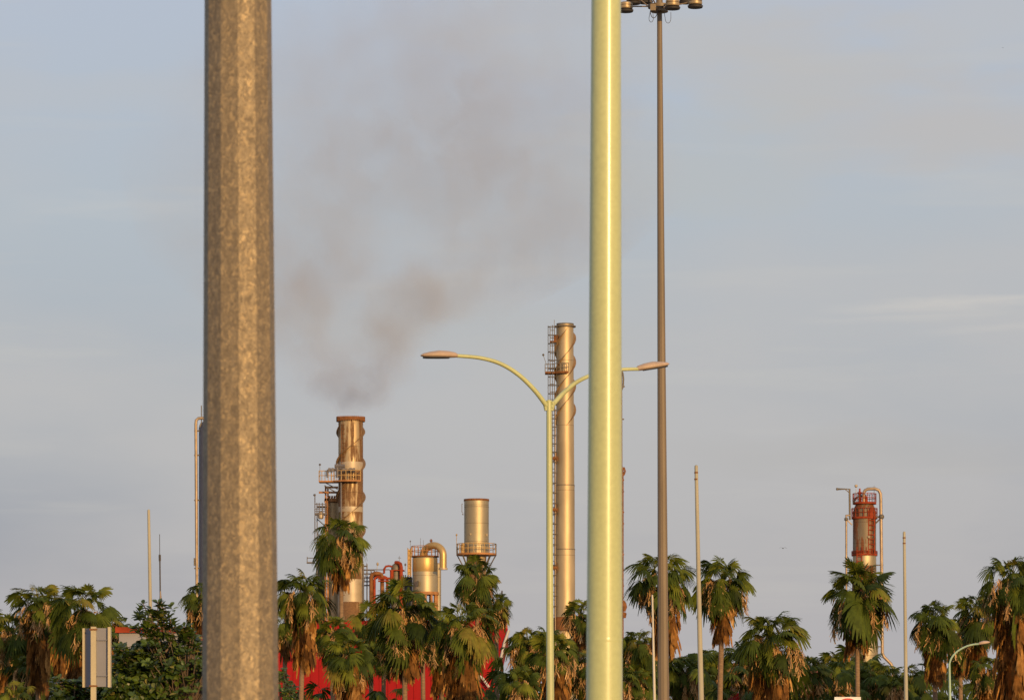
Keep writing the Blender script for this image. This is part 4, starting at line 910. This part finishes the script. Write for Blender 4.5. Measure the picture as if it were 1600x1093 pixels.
def frond(lm, hub, az, el, Lp, R, rng, tint, nseg=20, spread=2.0, droop=.35, bend=.35, dead=None, pleat=.02):
    h = np.array([cos(az), sin(az), 0.0]); sv = np.array([-sin(az), cos(az), 0.0])
    pts = [hub]; p = hub.copy(); e = el; nst = 5
    for i in range(nst):
        e -= bend / nst; p = p + (h * cos(e) + np.array([0, 0, sin(e)])) * Lp / nst; pts.append(p.copy())
    e -= bend * .7
    d = h * cos(e) + np.array([0, 0, sin(e)]); n = -h * sin(e) + np.array([0, 0, cos(e)])
    roll = rng.uniform(-.8, .8); s2 = sv * cos(roll) + n * sin(roll); n2 = n * cos(roll) - sv * sin(roll)
    strip(lm, pts, .022, sv, tint * .9 + .08)
    fan(lm, p, d, s2, n2, R, nseg, spread, droop, pleat, rng, tint)
    return p
PALM_N = 0
def palm(px, ytop, hw, D, label, sk_y=None, sk_w=None, bx=None, seed=0, nleaf=32, ndead=34, nsk=50, kind='fan_palm', tr=.13, seeds=5, dens=1.0, grp='fan palms standing in front of the refinery'):
    """px crown centre, ytop crown top row, hw crown half width (photo px), sk_y bottom row of dead skirt, sk_w skirt half width px"""
    rng = np.random.default_rng(1000 + seed); s = D / F
    Rm = hw * s * 1.07; bx = px if bx is None else bx
    cx = XX(px, D); ztop = ZZ(ytop, D); hub = np.array([cx, D, ztop - Rm * .74]); base = np.array([XX(bx, D), D, 0.0])
    t = thing(kind, label, 'palm tree', tuple(base), grp)
    # trunk
    m = MB(); pts = []; rs = []
    for i in range(12):
        u = i / 11; q = base + (hub - base) * u; q = q.copy(); q[0] = base[0] + (hub[0] - base[0]) * u ** 1.6; pts.append(tuple(q)); rs.append(tr * (1.45 - .5 * u) if u < .1 else tr * (1.1 - .25 * u))
    m.tube(pts, rs, 12); m.build('trunk', M['trunk'], t, ang=60)
    lm = LM(); nleaf = int(nleaf * rng.uniform(1.6, 2.1)); p1, p2, p3 = rng.uniform(0, 2 * pi, 3); shape = rng.uniform(-14, 12); dro = rng.uniform(-.08, .14)
    for k in range(int(nleaf * dens)):
        u = (k + .5) / (nleaf * dens); az = k * 2.39996 + rng.uniform(-.3, .3)
        el = radians(88 - 152 * u ** .98 + rng.uniform(-15, 15) + shape * u)
        f = (.72 + .30 * min(1, u * 2.5)) * rng.uniform(.80, 1.12) * (1 + .13 * sin(az + p1) + .10 * sin(2 * az + p2) + .07 * sin(3 * az + p3))
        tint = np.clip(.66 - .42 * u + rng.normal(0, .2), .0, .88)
        if rng.random() < .04: tint = .95
        Lp = Rm * .60 * f; R = Rm * .43 * f * rng.uniform(.85, 1.15)
        frond(lm, hub + rng.normal(0, .06, 3), az, el, Lp, R, rng, tint, 22, rng.uniform(1.5, 2.2), rng.uniform(.1, .42) + .38 * u + dro, rng.uniform(.2, .55) + .25 * u, pleat=.03)
    lm.build('crown', M['palm_leaf'], t)
    # hanging dead fronds and skirt
    lm = LM()
    for k in range(ndead):
        az = rng.uniform(0, 2 * pi); el = radians(rng.uniform(-72, -28)); f = rng.uniform(.6, .92)
        frond(lm, hub - np.array([0, 0, rng.uniform(.05, .35)]), az, el, Rm * .45 * f, Rm * .5 * f, rng, np.clip(rng.normal(.5, .22), 0, 1), 9, rng.uniform(.35, .8), .8, .9, pleat=.035)
    skb = ZZ(sk_y if sk_y else ytop + hw * 2.3, D); skw = (sk_w if sk_w else hw * .35) * s
    ztop_s = hub[2] - Rm * .15; Ls = max(.6, ztop_s - skb); nn = int(nsk * 1.7 * dens * max(.6, Ls / 2.0))
    for k in range(nn):
        u = rng.random() ** .9; z = ztop_s - u * Ls * .72
        fr = (z - 0) / hub[2]; xc = base[0] + (hub[0] - base[0]) * max(0, fr) ** 1.6
        az = rng.uniform(0, 2 * pi); h0 = np.array([cos(az), sin(az), 0])
        wloc = skw * (1.05 - .35 * u) 
        st = np.array([xc, D, z]) + h0 * wloc * rng.uniform(.25, .95)
        e = radians(rng.uniform(-88, -74)); d = h0 * cos(e) + np.array([0, 0, sin(e)]); sv = np.array([-sin(az), cos(az), 0]); n = np.cross(d, sv)
        Lf = min(rng.uniform(.7, 1.25), Ls * .5 + .3)
        if rng.random() < .35: strip(lm, [st + np.array([0, 0, .5]) - h0 * wloc * .3, st], .02, sv, .85)
        fan(lm, st, d, sv, n, Lf, 7, rng.uniform(.12, .32), .05, .05, rng, np.clip(rng.normal(.42 - .1 * u, .2), 0, 1), cup=-.1)
    lm.build('dead_frond_skirt', M['dead_leaf'], t)
    if seeds:
        seeds += 5
        lm = LM()
        for k in range(seeds):
            az = rng.uniform(pi, 2 * pi) if rng.random() < .75 else rng.uniform(0, pi); h0 = np.array([cos(az), sin(az), 0]); sv = np.array([-sin(az), cos(az), 0])
            p = hub.copy(); e = radians(rng.uniform(5, 45)); pts = [p.copy()]; Ls_ = Rm * rng.uniform(.9, 1.35)
            for i in range(10):
                e -= radians(16); e = max(e, radians(-86)); p = p + (h0 * cos(e) + np.array([0, 0, sin(e)])) * Ls_ / 10; pts.append(p.copy())
            strip(lm, pts, .018, sv, .7)
            for i in range(4, 11):
                for j in range(7):
                    q = pts[i] + rng.normal(0, .05, 3); q2 = q + np.array([rng.normal(0, .12), rng.normal(0, .12), -rng.uniform(.18, .45)]); a_ = rng.uniform(0, pi)
                    strip(lm, [q, (q + q2) / 2 + rng.normal(0, .03, 3), q2], rng.uniform(.012, .026), np.array([cos(a_), sin(a_), 0]), rng.uniform(0, 1))
        lm.build('seed_stalks', M['seed'], t)
    return t

# (crown x, top row, half width, distance, skirt bottom row, skirt half width, trunk x, label, extras)
PL = [
 (130, 908, 56, 178, 1200, 21, 110, 'bushy fan palm with long orange skirt right behind the grey sign board', {}),
 (62, 906, 46, 186, 1090, 18, 58, 'fan palm with a pale dead patch high on its left side, near the left edge', {}),
 (16, 952, 46, 196, 1070, 16, 8, 'dark fan palm cut off by the left picture edge', {}),
 (40, 1015, 36, 188, 1110, 12, 44, 'shaded low fan palm between the two palms at the far left', {'nsk': 20}),
 (22, 1062, 36, 160, 1200, 12, 22, 'lowest bright green fan palm in the bottom left corner', {'nsk': 20, 'ndead': 8}),
 (96, 922, 46, 192, 1060, 14, 96, 'fan palm filling the middle of the left cluster, behind its two neighbours', {}),
 (168, 950, 30, 200, 1030, 10, 165, 'small fan palm showing above the right side of the grey sign board', {'nsk': 20}),
 (318, 904, 36, 182, 1010, 17, 318, 'fan palm with brown skirt peeking out left of the galvanized pole', {}),
 (445, 950, 30, 205, 1020, 10, 445, 'small fan palm beside the galvanized pole, its left half hidden', {'nsk': 24}),
 (580, 940, 36, 208, 1010, 12, 580, 'fan palm filling the gap under the scaffold tower', {}),
 (660, 935, 40, 206, 1020, 12, 662, 'fan palm directly under the swan neck tank ring', {}),
 (533, 802, 46, 215, 916, 17, 534, 'tallest fan palm, standing in front of the smoking stack', {'seeds': 9}),
 (477, 884, 48, 190, 1052, 19, 466, 'fan palm with a long tan skirt just right of the galvanized pole', {}),
 (520, 955, 40, 200, 1040, 15, 520, 'mid height fan palm crowded below the tallest palm', {}),
 (548, 985, 46, 176, 1200, 26, 546, 'fan palm with a wide brown skirt reaching the bottom edge left of centre', {}),
 (632, 902, 66, 184, 1062, 27, 633, 'wide crowned fan palm in front of the swan neck tank', {'nleaf': 40, 'seeds': 8}),
 (690, 950, 48, 196, 1085, 17, 690, 'fan palm crowded between the swan neck tank palm and the drum palm', {}),
 (600, 985, 34, 205, 1030, 10, 598, 'small fan palm with a thin pale trunk against the red shed', {'nsk': 18}),
 (745, 868, 42, 212, 960, 15, 748, 'fan palm right under the yellow railed drum stack', {'seeds': 7}),
 (722, 930, 56, 182, 1200, 27, 724, 'fan palm with a broad orange skirt reaching the bottom edge, left of the street lamp', {'nsk': 70}),
 (775, 925, 26, 214, 975, 9, 778, 'ragged little fan palm hanging over the right end of the red shed', {'nsk': 20}),
 (826, 975, 40, 190, 1060, 14, 826, 'low fan palm immediately left of the street lamp pole', {}),
 (815, 1035, 38, 176, 1120, 14, 815, 'low dark fan palm below the right end of the red shed', {'nsk': 24}),
 (868, 985, 42, 182, 1130, 22, 868, 'fan palm with brown skirt directly behind the street lamp pole', {}),
 (908, 934, 32, 205, 1010, 13, 905, 'fan palm at the base of the tallest smokestack, behind the green post', {}),
 (915, 1005, 42, 186, 1110, 14, 915, 'low fan palm behind the green post near the bottom edge', {}),
 (1036, 855, 55, 186, 1032, 25, 1046, 'large fan palm with cone shaped orange skirt behind the floodlight mast', {'seeds': 9}),
 (1000, 978, 36, 196, 1060, 12, 1000, 'low fan palm between the green post and the floodlight mast', {}),
 (990, 1035, 36, 178, 1130, 12, 990, 'lowest fan palm between the green post and the floodlight mast', {'nsk': 20}),
 (1130, 867, 50, 192, 1004, 17, 1122, 'fan palm with short round skirt and bare trunk just right of the tallest bare pole', {'seeds': 8, 'nsk': 34, 'tr': .14}),
 (1066, 1015, 42, 200, 1090, 13, 1066, 'low dark fan palm between the floodlight mast and the tallest bare pole', {}),
 (1120, 1015, 38, 205, 1080, 12, 1120, 'low green fan palm beneath the round skirted palm', {}),
 (1204, 947, 62, 172, 1200, 31, 1204, 'broad fan palm with full orange skirt, standing lower than its neighbours right of centre', {'nleaf': 38, 'seeds': 6, 'nsk': 70}),
 (1160, 1000, 36, 205, 1060, 12, 1160, 'small fan palm with an arched frond left of the broad full skirted palm', {'nsk': 18}),
 (1262, 1020, 34, 195, 1080, 12, 1262, 'small fan palm left of the orange tiled roof', {'nsk': 18}),
 (1339, 874, 63, 184, 1020, 20, 1341, 'lone tall round headed fan palm in front of the red ringed column', {'nleaf': 42, 'seeds': 9, 'ndead': 34, 'tr': .115}),
 (1310, 1015, 34, 205, 1080, 12, 1310, 'low fan palm left of the lone tall palm trunk', {'nsk': 18}),
 (1366, 1028, 38, 198, 1080, 12, 1366, 'low fan palm right of the lone tall palm trunk', {'nsk': 18}),
 (1398, 1050, 30, 188, 1090, 10, 1398, 'lowest fan palm just left of the bare pole at right', {'nsk': 14}),
 (1460, 935, 43, 190, 1066, 18, 1462, 'fan palm with brown skirt right of the bare pole at right', {}),
 (1425, 1040, 30, 200, 1090, 10, 1425, 'small dark fan palm at the foot of the bare pole at right', {'nsk': 14}),
 (1526, 925, 44, 198, 1060, 15, 1524, 'shaded fan palm behind the curved arm of the small green lamp', {}),
 (1500, 960, 36, 206, 1050, 12, 1502, 'dark fan palm squeezed in behind the small green lamp pole', {}),
 (1580, 862, 58, 178, 1200, 27, 1581, 'tall fan palm with a long full skirt cut off by the right picture edge', {'nleaf': 40, 'nsk': 80, 'seeds': 8}),
 (1545, 1020, 34, 186, 1120, 14, 1545, 'low fan palm below the lamp head of the small green lamp', {'nsk': 30}),
]
for i, (px, yt, hw, D, sy, sw, bx, lb, ex) in enumerate(PL):
    palm(px, yt, hw, D, lb, sy, sw, bx, seed=i, **ex)

# ---------------------------------------------------------------- undergrowth behind the palm trunks: nobody could count it
rng = np.random.default_rng(77)
lm = LM()
prof = [(-20, 985), (90, 975), (190, 985), (300, 1000), (405, 1010), (432, 1100), (500, 1085), (640, 1105), (765, 1085), (800, 1010), (900, 1005), (980, 1015), (1080, 1030), (1180, 1035), (1260, 1035), (1330, 1035), (1400, 1045), (1480, 1050), (1620, 1040)]
px_ = np.array([p[0] for p in prof]); py_ = np.array([p[1] for p in prof])
for k in range(2600):
    x = rng.uniform(-30, 1630); yt = np.interp(x, px_, py_) + 14 * sin(x * .05) + 8 * sin(x * .13 + 1); D = rng.uniform(196, 236)
    y = yt + rng.random() ** 1.3 * 150; hub = np.array(PT(x, y, D)); R = rng.uniform(.55, .95)
    az = rng.uniform(pi * .95, pi * 2.05); frond(lm, hub, az, radians(rng.uniform(-30, 80)), .5, R, rng, np.clip(rng.normal(.38, .2), 0, .9), 14, rng.uniform(1.3, 2.0), rng.uniform(.3, .7), .4)
tag(lm.build('undergrowth', M['palm_leaf']), 'dense green palm undergrowth filling the gaps between the trunks', 'undergrowth', kind='stuff')

# ---------------------------------------------------------------- broad leaved trees at left
def leafy(name, label, cxp, cyp, rxp, ryp, D, n_twig, seed, shoots=(), lobes=()):
    rng = np.random.default_rng(seed); s = D / F; c = np.array(PT(cxp, cyp, D)); rx, ry = rxp * s, ryp * s
    t = thing(name, label, 'tree', (c[0], D, 0)); m = MB()
    m.tube([(c[0], D, 0), (c[0] + .05, D, c[2] * .4), (c[0], D, c[2] * .75)], [.11, .09, .07], 10)
    m.build('trunk', M['bark'], t)
    tw = MB(); lm = LM(); tips = []
    for k in range(n_twig):
        v = rng.normal(0, 1, 3); v /= np.linalg.norm(v); v[1] = v[1] * .9
        rad = rng.uniform(.45, 1.0) ** .5 * (1 + .12 * sin(5 * math.atan2(v[2], v[0]) + seed) + .08 * sin(11 * v[0]))
        cc, ax_, az_ = c, rx, ry
        if lobes and k % (len(lobes) + 1):
            lx, ly, lrx, lry = lobes[k % (len(lobes) + 1) - 1]; cc = np.array(PT(lx, ly, D)); ax_, az_ = lrx * s, lry * s
        p = cc + v * np.array([ax_, min(ax_, 1.2), az_]) * rad; tips.append((p, v))
    for (sx, sy, ex, ey) in shoots:
        a = np.array(PT(sx, sy, D - rx * .3)); b = np.array(PT(ex, ey, D - rx * .3)); q = [a + (b - a) * u + rng.normal(0, .03, 3) for u in np.linspace(0, 1, 8)]
        tw.tube([tuple(z_) for z_ in q], [.02 - .0018 * i for i in range(8)], 6)
        for i in range(1, 8):
            for j in range(2 if i < 7 else 1):
                sv_ = np.array([rng.choice([-1, 1]) * rng.uniform(.03, .13), rng.normal(0, .06), rng.uniform(.0, .1)]) if i < 7 else np.zeros(3)
                tips.append((q[i] + sv_, np.array([0, 0, 1.0])))
    for k in range(0, len(tips), 3):
        p, v = tips[k]; a = c + (p - c) * .25; a[2] = max(.3, a[2] - .2)
        tw.tube([tuple(a), tuple((a + p) / 2 + rng.normal(0, .06, 3)), tuple(p)], [.016, .011, .006], 5)
    for p, v in tips:
        nl = rng.integers(6, 11); ax = v * .6 + np.array([0, -.25, .7]) + rng.normal(0, .3, 3); ax /= np.linalg.norm(ax)
        u1 = np.cross(ax, [0.3, 1, .2]); u1 /= np.linalg.norm(u1); u2 = np.cross(ax, u1); tb = np.clip(rng.normal(.45, .2), 0, .9)
        for j in range(nl):
            a = j * 2.4 + rng.uniform(-.3, .3); e = rng.uniform(.1, .9); d = (u1 * cos(a) + u2 * sin(a)) * cos(e) + ax * sin(e)
            sd2 = np.cross(d, ax); sd2 /= max(1e-6, np.linalg.norm(sd2)); nn = np.cross(sd2, d)
            Ll = rng.uniform(.085, .15); W = Ll * rng.uniform(.30, .40); st = p - ax * rng.uniform(0, .09)
            P = [(0, .1), (.3, .8), (.62, 1.0), (.88, .62), (1.0, .12)]
            pts = np.array([st + d * Ll * (u + .15) - nn * Ll * .18 * u * u for u, w_ in P]); ws = np.array([w_ * W for u, w_ in P])
            tint = np.clip(tb + rng.uniform(-.15, .15), 0, 1) if rng.random() > .03 else 1.0
            for hs in (0, 1):
                A = pts; B = pts + sd2 * (ws * (1 if hs else -1))[:, None] + nn * (ws * .3)[:, None]
                V = np.stack([A[:-1], B[:-1], B[1:], A[1:]], axis=1) if hs else np.stack([A[:-1], A[1:], B[1:], B[:-1]], axis=1); lm.quads(V, float(tint))
    lm.build('crown', M['bush_leaf'], t); tw.build('twigs', M['bark'], t)
    return t
leafy('broadleaf_tree', 'broad leaved tree with glossy rounded leaves left of the galvanized pole', 286, 1110, 110, 122, 72, 1900, 5, [(245, 1010, 246, 938), (248, 1005, 224, 944), (262, 1020, 268, 962), (240, 1010, 218, 975), (300, 1010, 290, 985), (200, 1050, 186, 1012), (255, 990, 254, 945)], [(215, 1085, 62, 78), (240, 1066, 54, 56)])
leafy('broadleaf_shrub', 'small leafy shrub at the foot of the grey sign board', 118, 1118, 42, 52, 74, 260, 9, [(100, 1085, 95, 1062), (120, 1080, 112, 1066)])
leafy('broadleaf_shrub', 'small leafy shrub at bottom edge just right of the galvanized pole', 440, 1100, 26, 56, 120, 140, 12)

# ---------------------------------------------------------------- birds
def bird(px, py, D, span, label):
    c = PT(px, py, D); t = thing('bird', label, 'bird', c)
    m = MB(); m.tube([(c[0] - span * .04, c[1] - span * .28, c[2]), (c[0] - span * .02, c[1] - span * .15, c[2] + .01 * span), c, (c[0], c[1] + span * .2, c[2]), (c[0], c[1] + span * .32, c[2])], [span * .015, span * .06, span * .075, span * .05, span * .02], 10)
    for sg in (-1, 1):
        P = [(0, .10, .02), (.22, .11, .09), (.38, .07, .07), (.5, .015, .0)]; vs = []
        for (x, w_, z_) in P:
            for yy, dz in ((-w_, 0), (w_, 0), (0, .015)): vs.append((c[0] + sg * x * span, c[1] + yy * span, c[2] + (z_ + dz) * span))
        fs = [(0, 1, 2), (9, 11, 10)]
        for k in range(3):
            for q in range(3): fs.append((k * 3 + q, k * 3 + (q + 1) % 3, (k + 1) * 3 + (q + 1) % 3, (k + 1) * 3 + q))
        m.add(vs, fs)
    m.build('body', M['bird'], t)
bird(1223.5, 856, 210, .42, 'small dark bird gliding in the sky left of the red ringed column')
bird(1567, 75, 260, .16, 'tiny dark bird speck high in the sky near the upper right corner')
